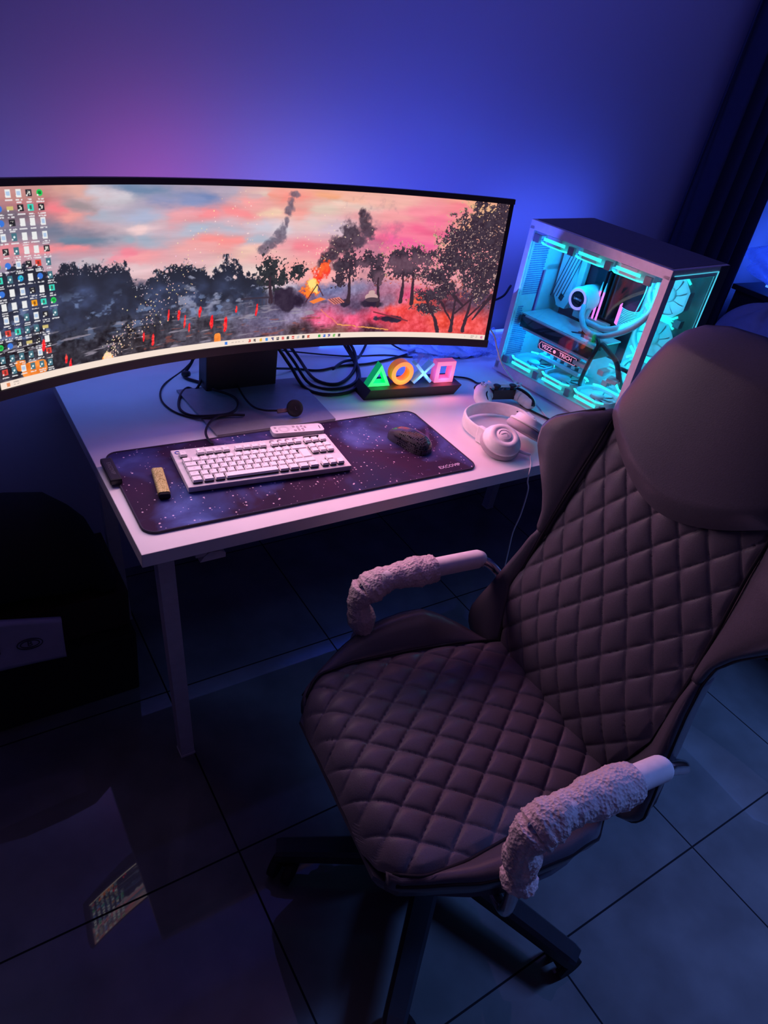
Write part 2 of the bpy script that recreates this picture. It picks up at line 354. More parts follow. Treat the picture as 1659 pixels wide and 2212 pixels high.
# ------------------------------------------------------------ desk
desk = thing('desk', 'white office desk with slim white metal legs in front of the wall', 'desk', (0, 0, 0))
MB().box((.86, .40, H - .015), (1.72, .80, .030), bev=.0015).build('desktop', 'desk', desk)
def leg(xt, yt, xb, yb):
    w = .0165; b_ = MB()
    b_.prism([(xb - w, yb - w), (xb + w, yb - w), (xb + w, yb + w), (xb - w, yb + w)], 0.004, H - .03, taper=[(xt - w, yt - w), (xt + w, yt - w), (xt + w, yt + w), (xt - w, yt + w)])
    o = b_.build('leg', 'white_metal', desk)
    MB().box((xb, yb, .003), (.036, .036, .006)).build('foot_cap', 'white_metal', o)
leg(.062, .092, .108, .092); leg(.066, .62, .104, .62); leg(1.64, .092, 1.62, .092); leg(1.64, .70, 1.62, .70)
MB().box((.063, .36, H - .045), (.035, .60, .03)).build('leg_rail', 'white_metal', desk)
MB().box((1.64, .40, H - .045), (.035, .66, .03)).build('leg_rail', 'white_metal', desk)
cb = MB().box((.118, .035, H - .042), (.022, .030, .024))
cb.prism([(0, 0), (.052, 0), (.052, .010), (.040, .018), (.020, .020), (.008, .012)], -.012, .012, xf=T(.115, .03, H - .066, R(90), 0, 0))
cb.build('cable_hook', 'white_metal', desk)

# ------------------------------------------------------------ monitor
MX, MY, MZ, MYAW, MTILT, MR, MW, MHH = .42627, .45305, 1.09538, .01319, .07064, 1.39234, .5970, .16785
def scr(u, v, d=0.0):
    """point on the curved panel: u along the arc, v up, d behind the glass"""
    r_ = MR + d
    x = r_ * math.sin(u / MR); y = -MR + r_ * math.cos(u / MR); z = v
    c0, s0 = math.cos(.00273), math.sin(.00273); x, z = x * c0 - z * s0, x * s0 + z * c0
    c, s_ = math.cos(MTILT), math.sin(MTILT); y, z = y * c + z * s_, z * c - y * s_
    c, s_ = math.cos(MYAW), math.sin(MYAW)
    return (x * c - y * s_, x * s_ + y * c, z)
mon = thing('monitor', 'very wide curved black monitor showing a burning forest village picture', 'monitor', (MX, MY + .12, H))
off = Vector((0, -.12, MZ - H))
def sp(u, v, d): return Vector(scr(u, v, d)) + off
# housing: bezel and back
b_ = MB(); rings = []
N = 60
for i in range(N + 1):
    u = lerp(-MW - .012, MW + .012, i / N); t = MHH + .012; tb = MHH + .020
    k = 1 - abs(2 * i / N - 1) ** 3
    bk = .018 + .035 * k
    rings.append([sp(u, -tb, -.002), sp(u, -MHH - .001, -.003), sp(u, -MHH, .003), sp(u, MHH, .003), sp(u, MHH + .001, -.003), sp(u, t, -.002), sp(u, t, .010),
                  sp(u, t - .03, bk), sp(u, .05, bk + .012 * k), sp(u, -.05, bk + .012 * k), sp(u, -tb + .03, bk), sp(u, -tb, .010)])
b_.loft(rings, smooth=False); b_.build('housing', 'black', mon)
# stand
st = MB()
st.box((.434 - MX, .605 - MY - .12, .165), (.196, .055, .325), bev=.004)
st.box((.50 - MX, .60 - MY - .12, .26), (.13, .045, .07), bev=.003)
st.box((.434 - MX, .545 - MY - .12, .335), (.12, .14, .10), bev=.006)
st.build('stand_column', 'black', mon)
pl = [(.281, .358), (.594, .354), (.606, .600), (.268, .604)]
MB().prism([(x - MX, y - MY - .12) for x, y in pl], .001, .006).build('stand_base', 'grey', mon)

# ---- the picture on the screen, painted in code into a colour attribute of the panel mesh
SKY="0.48,0.98,215,160,150;0.66,0.98,225,170,160;0.85,0.94,205,198,208;1.02,0.97,112,135,168;1.28,0.92,120,138,185;1.46,0.98,185,170,190;1.7,0.96,215,175,180;0.24,0.96,200,140,135;0.3,0.9,190,110,115;0.46,0.88,245,130,140;0.55,0.85,245,165,160;0.63,0.9,160,145,150;0.76,0.86,178,180,198;0.93,0.83,172,180,208;1.22,0.9,135,148,192;1.22,0.81,238,165,172;1.34,0.83,248,145,152;1.59,0.86,250,145,150;1.68,0.93,250,165,165;0.46,0.78,120,125,148;0.53,0.72,110,132,156;0.77,0.71,155,170,188;1,0.72,165,175,195;0.92,0.78,240,205,205;1.37,0.74,180,188,208;1.69,0.76,200,195,210;1.66,0.68,175,182,200;0.44,0.67,248,145,152;0.8,0.63,248,140,158;0.91,0.62,248,165,170;1.34,0.63,235,165,165;1.46,0.66,250,150,148;1.69,0.62,240,195,180;0.46,0.62,180,160,178;0.62,0.6,200,185,195;0.91,0.56,228,195,200;1.36,0.53,228,205,202;1.69,0.52,238,210,205;1.76,0.97,220,190,180;1.84,0.96,242,155,140;1.97,0.94,247,148,138;2.17,0.97,238,165,128;2.37,0.95,245,185,165;2.68,0.97,250,185,175;1.81,0.85,245,205,180;1.98,0.85,242,160,152;2.18,0.87,225,200,185;2.31,0.92,240,205,190;2.45,0.9,230,195,185;2.69,0.88,250,165,168;1.85,0.76,215,205,215;2.12,0.8,220,195,195;2.25,0.77,215,190,205;2.53,0.81,240,165,170;1.82,0.64,240,165,172;2.02,0.64,248,138,152;2.2,0.61,250,150,162;1.93,0.53,250,170,168;2.06,0.51,250,175,172;2.6,0.76,250,135,158;2.72,0.7,250,105,148;2.54,0.66,238,145,165;2.86,0.92,250,145,162;3.04,0.87,250,122,158;2.88,0.8,247,108,148;3.14,0.94,250,135,148;3.06,0.78,240,112,150;2.82,0.7,242,102,158;3.04,0.71,250,180,160;3.2,0.98,250,170,150;3.31,0.95,240,185,140;3.43,0.9,235,190,140;3.31,0.8,240,180,140;0.17,0.86,120,105,120;0.15,0.75,110,110,130;0.28,0.79,125,118,138;0.27,0.7,225,135,145;0.36,0.63,200,150,165;0.13,0.67,215,150,160;0.15,0.6,150,140,165"
LOW="0.46,0.41,62,70,92;0.74,0.4,58,68,95;1.05,0.43,70,76,102;1.36,0.43,140,152,188;1.59,0.38,175,180,208;1.83,0.41,230,225,240;2.22,0.37,120,120,165;2.43,0.37,145,135,172;2.72,0.41,190,130,160;2.77,0.27,150,110,140;2.95,0.31,230,90,140;2.99,0.28,250,100,75;3.08,0.45,240,120,160;0.18,0.33,42,44,52;0.45,0.28,52,57,72;0.72,0.18,48,48,58;1.04,0.23,56,55,66;1.36,0.16,62,58,68;1.36,0.3,140,140,170;1.7,0.29,85,80,102;1.87,0.16,105,98,130;2.01,0.18,150,135,170;1.94,0.26,56,46,72;2.23,0.14,248,105,148;2.45,0.13,250,92,135;2.67,0.17,248,72,105;2.85,0.2,250,76,72;2.09,0.07,80,58,70;2.31,0.04,130,82,75;2.61,0.04,80,46,62;2.98,0.1,235,76,85;3.2,0.14,250,88,75;3.4,0.12,250,90,88;3.45,0.34,85,65,90;0.13,0.48,45,48,58;0.08,0.2,42,40,48;0.34,0.11,44,44,52;0.87,0.09,52,48,54;1.53,0.33,120,125,155;2.02,0.05,70,55,60;2.44,0.24,100,80,110;2.59,0.25,130,90,120;3.26,0.25,90,60,80;2.9,0.14,245,85,90"
TOP="0.101,0.596;0.175,0.597;0.253,0.606;0.350,0.567;0.429,0.568;0.485,0.582;0.541,0.597;0.591,0.560;0.656,0.515;0.746,0.564;0.817,0.548;0.901,0.493;0.994,0.540;1.039,0.550;1.083,0.512;1.162,0.551;1.240,0.563;1.333,0.520;1.379,0.448;1.412,0.493;1.494,0.547;1.575,0.503;1.625,0.436;1.675,0.482;1.742,0.468"
TREES="1.8,0.472,0.088,0.11;1.88,0.44,0.048,0.056;2,0.484,0.063,0.056;2.4,0.531,0.091,0.096;2.33,0.434,0.058,0.064;2.52,0.558,0.065,0.064;2.62,0.477,0.065,0.092;2.79,0.573,0.15,0.09;2.93,0.592,0.14,0.083;2.85,0.51,0.18,0.073;3.29,0.73,0.2,0.16;3.4,0.851,0.18,0.14;3.53,0.956,0.14,0.11;3.22,0.595,0.18,0.15;3.44,0.508,0.22,0.18;3.11,0.455,0.11,0.085;3.17,0.372,0.11,0.068;3.52,0.715,0.14,0.19;3.06,0.316,0.13,0.056;3.36,0.988,0.075,0.042;3.04,0.227,0.11,0.042"
HAZY="2.79,0.534,0.17,0.07;2.93,0.56,0.14,0.066;2.49,0.5,0.077,0.077;2.64,0.438,0.058,0.066"
SMOKE="2.20,0.53,0.05,0.05;2.27,0.60,0.07,0.06;2.46,0.86,0.03,0.05;2.4,0.732,0.098,0.078;2.49,0.796,0.056,0.081;2.34,0.648,0.098,0.081;2.25,0.585,0.063,0.043;2.53,0.752,0.049,0.056;2.31,0.514,0.07,0.051;2.43,0.687,0.091,0.054"
SMOKE2="1.87,0.71,0.04,0.05;1.80,0.655,0.05,0.03;1.91,0.80,0.02,0.05;1.94,0.91,0.03,0.05;1.89,0.737,0.03,0.064;1.85,0.679,0.054,0.026;1.75,0.622,0.046,0.033;1.92,0.865,0.026,0.034;1.96,0.964,0.046,0.022"
TRUNKS="1.804,0.442;1.812,0.280;2.403,0.467;2.410,0.270;2.632,0.438;2.645,0.237;2.824,0.476;2.829,0.274;2.901,0.479;2.914,0.259;3.266,0.325;3.263,0.056;3.396,0.332;3.362,0.060;3.070,0.264;3.160,0.052;3.334,0.258;3.247,0.324;3.429,0.155;3.544,0.342"
RED="1.08,0.243,0.0096,0.036;1.15,0.244,0.013,0.035;1.19,0.196,0.0096,0.036;1.22,0.153,0.0096,0.03;1.3,0.254,0.013,0.039;1.38,0.176,0.017,0.05;1.48,0.152,0.017,0.053;1.56,0.245,0.01,0.031;1.71,0.229,0.01,0.045;0.905,0.133,0.0093,0.041;0.966,0.104,0.012,0.042;0.4,0.087,0.011,0.024;0.422,0.055,0.011,0.032;0.278,0.193,0.016,0.039"
ORANGE="1.42,0.054,0.024,0.042;0.208,0.075,0.076,0.042;0.131,0.106,0.031,0.031;0.657,0.037,0.035,0.025"
FIRE="2.21,0.482,0.054,0.056;2.17,0.435,0.053,0.058;2.13,0.372,0.049,0.058;2.09,0.334,0.056,0.038"
CORE="2.12,0.397,0.032,0.045;2.15,0.365,0.029,0.032"
DARKGND="1.9,0.314,0.11,0.07;2.01,0.279,0.088,0.046;2.39,0.254,0.044,0.031;2.59,0.253,0.094,0.037;2.75,0.14,0.12,0.028;1.94,0.249,0.07,0.051;2.81,0.134,0.074,0.025"
ROOF="2.104,0.269;2.201,0.306;2.235,0.286;2.133,0.259;2.243,0.282;2.328,0.298;2.385,0.267;2.303,0.252;2.515,0.277;2.551,0.324;2.624,0.318;2.640,0.278;2.635,0.098;2.651,0.182;2.863,0.135;2.904,0.110"
EMB="0.655,0.023;0.718,0.113;0.849,0.208;1.010,0.317;1.125,0.420;1.289,0.633;1.717,0.875"
MISC="1.484,0.001;1.525,0.000;1.630,-0.004;2.161,-0.002;3.378,0.013;3.532,0.017"
NX, NY = 1500, 420
AX = MW / MHH
gx, gy = np.meshgrid(np.linspace(0, AX, NX), np.linspace(0, 1, NY), indexing='ij')
def vn(fx, fy, seed, octv=4, x=None, y=None):
    """fractal value noise in 0..1"""
    x = gx if x is None else x; y = gy if y is None else y
    o = np.zeros_like(x); a = 1.0; tot = 0
    for k in range(octv):
        g = np.random.default_rng(seed + k).random((256, 256)); X = x * fx * 2 ** k; Y = y * fy * 2 ** k
        xi = np.floor(X).astype(int); yi = np.floor(Y).astype(int); xf = X - xi; yf = Y - yi
        xf = xf * xf * (3 - 2 * xf); yf = yf * yf * (3 - 2 * yf)
        v = (g[xi % 256, yi % 256] * (1 - xf) + g[(xi + 1) % 256, yi % 256] * xf) * (1 - yf) + (g[xi % 256, (yi + 1) % 256] * (1 - xf) + g[(xi + 1) % 256, (yi + 1) % 256] * xf) * yf
        o += v * a; tot += a; a *= .55
    return o / tot
def P(s_): return np.array([[float(v) for v in t.split(',')] for t in s_.split(';')])
def idw(pts, x, y, sy=2.2, p=2.6):
    o = np.zeros(x.shape + (3,)); w = np.zeros(x.shape)
    for r_ in pts:
        d = ((x - r_[0]) ** 2 + ((y - r_[1]) * sy) ** 2 + 2e-4) ** (-p / 2 * 1.0)
        o += d[..., None] * r_[2:5]; w += d
    return o / w[..., None]
wx = (vn(3, 7, 11, 6) - .5) * .50; wy = (vn(3, 8, 23, 6) - .5) * .11
img = idw(P(SKY), gx + wx, gy + wy, 3.4, 3.0)
img += (vn(4, 34, 5)[..., None] - .5) * np.array([30, 22, 22])
def over(mask, col):
    global img
    m_ = np.clip(mask, 0, 1)[..., None]; img = img * (1 - m_) + np.asarray(col, float) * m_
def blob(pts, nz, x=gx, y=gy):
    f = np.full(x.shape, -9.0)
    for r_ in pts: f = np.maximum(f, 1 - np.sqrt(((x - r_[0]) / r_[2]) ** 2 + ((y - r_[1]) / r_[3]) ** 2))
    return f + nz
n1 = vn(22, 22, 40, 5) - .5; n2 = vn(60, 60, 50, 3) - .5; n3 = vn(110, 110, 60, 2) - .5
# distance haze and ground
low = idw(P(LOW), gx + wx * .5, gy + n1 * .05, 1.5, 3.2)
low += (n1[..., None] * 80 + n2[..., None] * 60) * np.array([.8, .8, .9])
tp = P(TOP); hor = np.interp(gx, tp[:, 0], tp[:, 1])
hz = np.interp(gx, [0, 1.5, 1.72, 1.95, 2.3, 2.7, 3.1, 3.56], [.55, .47, .40, .42, .42, .44, .40, .40])
over(np.clip((hz - gy) / .05 + n1 * 1.5, 0, 1), low)
# left tree line
crown = hor - gy + n1 * .14 + n2 * .09 + n3 * .03 + (vn(11, 7, 311, 2) - .5) * .12 + .012
tm = np.clip(crown * 45, 0, 1) * np.clip((1.80 - gx) / .05, 0, 1)
tc_ = np.array([38, 40, 54]) + (vn(9, 12, 77)[..., None] ** 2) * np.array([40, 52, 82]) * np.clip((hor - gy) / .12, .15, 1.3)[..., None]
over(tm * np.clip((gy - .20) / .12 + n1 * 2, 0, 1), tc_)
edge = (crown > .0) & (crown < .06) & (n3 > .27) & (gx < 1.8)
over(edge * .8, (205, 200, 220))
gap = np.clip((vn(16, 26, 91) - .60) * 10, 0, 1) * np.clip((hor - gy - .10) * 10, 0, 1) * np.clip((gy - .10) * 6, 0, 1) * (gx < 1.75)
over(gap * .62, (128, 150, 195))
over(np.clip((vn(12, 20, 95) - .60) * 9, 0, 1) * (gx > 1.15) * (gx < 1.78) * np.clip((gy - .2) * 9, 0, 1) * (hor - gy > .08) * .6, (185, 188, 215))
# white-blue streaks and rubble on the ground
stx = vn(9, 70, 120, 3, gx, gy - gx * .06)
over(np.clip((stx - .64) * 9, 0, 1) * np.clip((.33 - gy) * 8, 0, 1) * (gx < 2.2) * .75, (160, 150, 165))
over(np.clip((stx - .30) * -9, 0, 1) * np.clip((.33 - gy) * 8, 0, 1) * .6 * (gx < 2.3), (26, 24, 30))
over(np.clip((vn(14, 50, 130) - .62) * 10, 0, 1) * (gy < .16) * (gx > .9) * (gx < 2.2) * .6, (150, 80, 70))
# smoke, fire
for q_, c_, k_ in ((SMOKE, (66, 52, 66), 1.0), (SMOKE2, (98, 88, 108), .85)):
    over(np.clip(blob(P(q_), n1 * 1.2 + n2 * .5 + .12) * 2.0, 0, 1) * .93 * k_, np.array(c_) + n2[..., None] * 50)
over(np.clip(blob([(2.55, .62, .22, .28)], n1 * 2) * 1.2, 0, 1) * .35, (120, 95, 120))
over(np.clip(blob(P(DARKGND), n1 * 1.1) * 3.5, 0, 1), np.array([50, 38, 58]) + n1[..., None] * 40)
over(np.clip(blob(P(FIRE), n1 * 2.4 + n2 * 1.6 + .1) * 1.8, 0, 1), np.array([250, 70, 45]) + n1[..., None] * np.array([30, 160, 40]))
over(np.clip(blob(P(FIRE)[2:], n1 * 2.4 + n2 * 1.6 - .1) * 2, 0, 1), (255, 135, 50))
over(np.clip(blob(P(CORE), n1 * 2.0 + n2) * 1.8, 0, 1), (255, 225, 130))
# trees
def line(x0, y0, x1, y1, w0, col, w1=None, wob=0.02):
    t = np.clip(((gx - x0) * (x1 - x0) + (gy - y0) * (y1 - y0)) / ((x1 - x0) ** 2 + (y1 - y0) ** 2 + 1e-9), 0, 1)
    d = np.hypot(gx - (x0 + t * (x1 - x0)) + n1 * wob, gy - (y0 + t * (y1 - y0)) + n1 * wob); w = w0 + (w1 or w0 - w0) * t if w1 else w0
    over(np.clip((w - d) / .004 + .5, 0, 1), col)
tr = P(TREES); tb = blob(tr, n1 * 1.5 + n2 * 1.3 + n3 * 1.1)
far = gx < 3.0
hzb = np.clip(blob(P(HAZY), n1) * 2, 0, 1)
tcol = np.where((gx < 2.1)[..., None], np.array([44, 46, 52.]), np.array([62, 48, 62.])) + n2[..., None] * 40
tcol = tcol * (1 - .45 * hzb[..., None]) + np.array([150, 105, 125.]) * .45 * hzb[..., None]
tkm = P(TRUNKS).reshape(-1, 4)
over(np.clip(tb * 9, 0, 1), tcol)
over(((tb > 0) & (tb < .42) & (n3 + n2 * .6 > .21) & (gx > 2.6)) * .8, np.where((gy > .45)[..., None], np.array([240, 200, 150.]), np.array([238, 110, 95.])))
over(((tb > .3) & (n3 + n1 * .5 > .30) & (gx > 2.9)) * .7, (235, 190, 175))
for a in tkm: line(a[0], a[1], a[2], a[3], .006, (60, 42, 55), .010)
for a in ((3.28, .20, 3.42, .34), (3.26, .12, 3.15, .28), (3.36, .14, 3.50, .30), (3.08, .2, 3.02, .30)): line(*a, .007, (60, 40, 52))
# roofs and fences
def quad(pts, col, k=1.0):
    m_ = np.ones(gx.shape, bool); n = len(pts); ar = sum(pts[i][0] * pts[(i + 1) % n][1] - pts[(i + 1) % n][0] * pts[i][1] for i in range(n))
    for i in range(n):
        a, b2 = pts[i], pts[(i + 1) % n]; cr_ = (b2[0] - a[0]) * (gy - a[1]) - (b2[1] - a[1]) * (gx - a[0]); m_ &= (cr_ * ar >= 0)
    over(m_ * k, col)
rf = P(ROOF)
quad([(2.105, .272), (2.19, .300), (2.235, .286), (2.14, .255)], (250, 130, 60))
quad([(2.245, .284), (2.335, .300), (2.385, .262), (2.300, .246)], (225, 130, 120))
for k in range(5): line(2.262 + k * .022, .286 + k * .001, 2.312 + k * .018, .252 + k * .003, .0025, (90, 50, 60), wob=0)
over(np.clip(blob([(2.59, .300, .055, .030), (2.59, .330, .028, .020)], n1 * .3) * 9, 0, 1), (205, 165, 165))
over(np.clip(blob([(2.60, .280, .060, .018)], 0) * 9, 0, 1), (80, 62, 75))
for k in range(6): line(1.69 + k * .03, .262, 1.69 + k * .03, .30, .0025, (70, 60, 75), wob=0)
line(1.60, .31, 1.80, .312, .006, (60, 52, 66), wob=0)
line(2.20, .21, 2.34, .10, .004, (240, 130, 110)); line(2.34, .10, 2.75, .055, .004, (250, 170, 90))
line(2.62, .19, 2.90, .125, .005, (130, 50, 60), wob=0); line(2.08, .27, 2.16, .39, .003, (70, 30, 40), wob=0); line(2.16, .39, 2.21, .31, .003, (70, 30, 40), wob=0)
for r_ in P(RED): over(np.clip((1 - np.sqrt(((gx - r_[0] - (gy - r_[1]) * .12) / (r_[2] * .85)) ** 2 + ((gy - r_[1]) / r_[3]) ** 2) + n2 * .9) * 5, 0, 1), np.array([250, 45, 50]) + n3[..., None] * np.array([0, 140, 90]))
for r_ in P(ORANGE): over(np.clip((1 - ((gx - r_[0]) / r_[2]) ** 4 - ((gy - r_[1]) / r_[3]) ** 4 + n1 * 1.2) * 5, 0, 1), np.array([250, 140, 55]) + n1[..., None] * 90)
over(np.clip(blob([(.657, .052, .030, .030)], n1 * .6) * 5, 0, 1), (255, 225, 170))
# embers
em = P(EMB); r2 = np.random.default_rng(3)
def dot(x, y, r_, col):
    i0, i1 = int((x - r_ * 2) / AX * NX), int((x + r_ * 2) / AX * NX) + 2; j0, j1 = int((y - r_ * 2) * NY), int((y + r_ * 2) * NY) + 2
    i0, j0 = max(i0, 0), max(j0, 0); s_ = (slice(i0, i1), slice(j0, j1))
    m_ = np.clip(1.6 - np.hypot(gx[s_] - x, gy[s_] - y) / r_, 0, 1)[..., None]; img[s_] = img[s_] * (1 - m_) + np.array(col, float) * m_
for k in range(380):
    t = r2.random() ** 1.7; j = t * (len(em) - 1) * .999; i = int(j); f = j - i
    x, y = em[i] * (1 - f) + em[i + 1] * f; sg = .012 + .10 * t
    dot(x + r2.normal() * sg, y + r2.normal() * sg, .0019 + .0016 * r2.random(), (255, lerp(190, 240, r2.random()), lerp(150, 230, r2.random())))
for k in range(60): dot(2.15 + r2.normal() * .10 + k * .004, .55 + r2.normal() * .08 + k * .003, .003, (255, 220, 190))
# desktop icons
kinds = [(235, 235, 235), (70, 115, 130), (30, 150, 215), (40, 205, 90), (245, 160, 30), (225, 70, 60), (60, 120, 220), (40, 40, 46), (60, 215, 190), (210, 190, 120)]
colx = [.037, .092, .148, .205, .260, .313, .370]
ik = np.random.default_rng(12)
for c_ in range(7):
    for r_ in range(14):
        if c_ == 6 and r_ > 9: continue
        if c_ == 5 and r_ in (13,): pass
        x = colx[c_] - (.002 * c_ if r_ > 9 else 0); y = .962 - .0676 * r_; k = int(ik.choice(10, p=[.27, .27, .06, .04, .05, .06, .05, .11, .03, .06])); c0 = kinds[k]
        hw_, hh_ = (.0135, .019) if k in (0, 1) else (.016, .016) if k != 9 else (.017, .009)
        cy = y + .006
        if k in (2, 3, 6): m_ = np.clip((hh_ - np.hypot(gx - x, gy - cy)) / .003 + .5, 0, 1)
        else: m_ = np.clip((hw_ - np.abs(gx - x)) / .002 + .5, 0, 1) * np.clip((hh_ - np.abs(gy - cy)) / .002 + .5, 0, 1)
        over(m_, c0)
        if k == 1: over(np.clip((.008 - np.abs(gx - x) - np.abs(gy - cy)) / .002, 0, 1), (235, 250, 250))
        elif k == 2: over(np.clip((.011 - np.hypot(gx - x - .003, gy - cy - .002)) / .003, 0, 1), (70, 225, 190)); over(np.clip((.006 - np.hypot(gx - x - .004, gy - cy)) / .002, 0, 1), (30, 90, 190))
        elif k == 3: [over(np.clip((.0018 - np.abs(gy - cy - q_ * .005)) / .001, 0, 1) * (np.abs(gx - x) < .009), (12, 50, 20)) for q_ in (-1, 0, 1)]
        elif k == 0: over(((np.abs(gx - x) < .009) & (np.abs(gy - cy) < .010)) * (.5 if ik.random() < .5 else 0), (120, 165, 225))
        elif k in (4, 5, 8): over(((np.abs(gx - x) < .006) & (np.abs(gy - cy) < .009)) * .6, (70, 40, 30))
        elif k == 7: over(((np.abs(gx - x) < .008) & (np.abs(gy - cy) < .010) & (n3 > -.02)) * .9, (230, 225, 215))
        over(np.clip((.0055 - np.hypot(gx - x + .011, gy - cy + .011)) / .002, 0, 1), (240, 240, 240))
        for ln in range(ik.integers(1, 3)):
            w_ = .016 + .006 * ik.random()
            over(((np.abs(gx - x) < w_) & (np.abs(gy - (y - .024 - ln * .011)) < .0034) & (n3 > -.12)) * .85, (238, 235, 238))
# taskbar
over(np.clip((.040 - gy) / .002, 0, 1), (246, 226, 212))
for x, c_ in ((1.484, (40, 120, 230)), (1.66, (205, 60, 50)), (1.70, (90, 80, 80)), (1.745, (235, 180, 60)), (1.79, (50, 140, 225)), (1.835, (60, 60, 120)), (1.875, (40, 40, 60)), (1.915, (225, 90, 90)), (1.955, (50, 50, 55)), (1.995, (215, 60, 60)), (2.035, (190, 190, 195)), (2.075, (60, 60, 65)), (2.115, (200, 70, 50)), (2.20, (40, 170, 60)), (2.24, (50, 110, 210)), (2.28, (80, 80, 160)), (2.32, (110, 190, 90)), (2.36, (60, 50, 60)), (3.53, (225, 120, 170)), (.045, (225, 130, 80))):
    over(((np.abs(gx - x) < .0095) & (np.abs(gy - .020) < .0105) & (n3 > -.22)) * .9, c_)
for x0, x1, yy in ((1.525, 1.62, .02), (3.36, 3.40, .02), (3.44, 3.50, .026), (3.43, 3.50, .014), (.075, .115, .026), (.075, .125, .013)):
    over(((gx > x0) & (gx < x1) & (np.abs(gy - yy) < .003) & (n2 + n3 > 0)) * .55, (150, 135, 130))
img = np.clip(img, 0, 255) / 255.0
lin = np.where(img <= .04045, img / 12.92, ((img + .055) / 1.055) ** 2.4)
U = (gx - AX / 2) * 2 * MHH; V = (gy - .5) * 2 * MHH
r_ = MR - .0008; X = r_ * np.sin(U / MR); Y = -MR + r_ * np.cos(U / MR); Z = V
c0, s0 = math.cos(.00273), math.sin(.00273); X, Z = X * c0 - Z * s0, X * s0 + Z * c0
c0, s0 = math.cos(MTILT), math.sin(MTILT); Y, Z = Y * c0 + Z * s0, Z * c0 - Y * s0
c0, s0 = math.cos(MYAW), math.sin(MYAW); X, Y = X * c0 - Y * s0, X * s0 + Y * c0
co = np.stack([X, Y - .12, Z + MZ - H], -1).reshape(-1, 3)
ii = np.arange(NX * NY).reshape(NX, NY); fc = np.stack([ii[:-1, :-1], ii[1:, :-1], ii[1:, 1:], ii[:-1, 1:]], -1).reshape(-1, 4)
me = bpy.data.meshes.new('screen'); nv, nf = NX * NY, len(fc)
me.vertices.add(nv); me.vertices.foreach_set('co', co.astype(np.float32).ravel())
me.loops.add(nf * 4); me.loops.foreach_set('vertex_index', fc.astype(np.int32).ravel())
me.polygons.add(nf); me.polygons.foreach_set('loop_start', np.arange(0, nf * 4, 4, dtype=np.int32))
try: me.polygons.foreach_set('loop_total', np.full(nf, 4, dtype=np.int32))
except Exception: pass
ca = me.color_attributes.new('picture', 'FLOAT_COLOR', 'POINT')
ca.data.foreach_set('color', np.concatenate([lin.reshape(-1, 3), np.ones((nv, 1))], 1).astype(np.float32).ravel())
me.update(calc_edges=True)
m, nt, b = nodes_mat('screen_picture'); vc = nt.nodes.new('ShaderNodeVertexColor'); vc.layer_name = 'picture'
nt.links.new(vc.outputs['Color'], b.inputs['Emission Color']); b.inputs['Emission Strength'].default_value = 1.0
b.inputs['Base Color'].default_value = (.004, .004, .005, 1); b.inputs['Roughness'].default_value = .35
me.materials.append(m)
so = bpy.data.objects.new('screen', me); COL.objects.link(so); so.parent = mon

# ------------------------------------------------------------ computer case
CW, CL, CH = .286, .4636, .4621
pc = thing('computer_case', 'white glass sided computer case glowing turquoise on the right end of the desk', 'computer', (1.3115, .0531, H), R(6.25))
f = MB()
f.box((CW / 2, CL / 2, .022), (CW, CL, .032), bev=.002)                       # base
f.box((CW / 2, CL / 2 + .004, .003), (CW - .02, CL + .022, .006), bev=.001)     # foot plate
f.box((CW / 2, CL / 2, CH - .013), (CW, CL, .026), bev=.002)                    # roof slab
f.box((.010, CL - .0085, CH / 2), (.020, .017, CH - .03), bev=.001)             # rear post
f.box((.014, .010, CH / 2), (.028, .020, CH - .03), bev=.001)                   # front post
f.box((CW - .003, CL / 2, CH / 2), (.006, CL, CH - .03))                        # right side
f.box((.218, CL / 2 + .07, CH / 2), (.006, CL - .15, CH - .06), mi=0)           # inner tray
f.box((.24, .14, .24), (.05, .012, .40), mi=0)
f.build('frame', 'case', pc)
MB().box((.262, .003, CH / 2), (.047, .010, CH - .002), bev=.001).build('front_cheek', mat('cheek_dark', (.03, .035, .05), .4), pc)
MB().box((CW / 2 + .004, CL / 2, CH + .0006), (CW - .02, CL - .02, .0016)).build('top_filter', mat('filter_grey', (.12, .13, .16), .6), pc)
f = MB().box((.188, CL - .004, .38), (.19, .006, .13)); f.box((.188, CL - .004, .08), (.19, .006, .10)); f.box((.20, CL - .004, .23), (.16, .006, .2)); f.box((.06, CL - .004, .23), (.085, .006, .37))
f.build('rear_panel', 'case', pc)
HM = mat('hole_blue', (.02, .05, .30), .6)
for jr in (range(24), range(29, 54)):
  f = MB()
  for i in range(13):
    for j in jr:
        x = .026 + i * .0062 + (j % 2) * .0031; z = .055 + j * .0066
        if x > .055 and (z < .23) and z > .15: continue
        f.addm([(x + .0024 * math.cos(PI / 3 * k), CL - .0075, z + .0026 * math.sin(PI / 3 * k)) for k in range(6)], [(0, 1, 2, 3, 4, 5)])
  f.build('rear_mesh', HM, pc)
g = MB().box((.0015, CL / 2 + .004, CH / 2 + .004), (.003, CL - .052, CH - .062)); g.build('side_glass', 'glass', pc)
g = MB().box((.132, .0015, CH / 2 + .004), (.208, .003, CH - .062)); g.build('front_glass', 'glass', pc)
g = MB().box((.2345, -.001, CH / 2), (.0022, .0022, CH - .028)); g.box((.125, -.001, CH - .0145), (.22, .0015, .0015)); g.build('glass_edge', 'glass_edge', pc, )
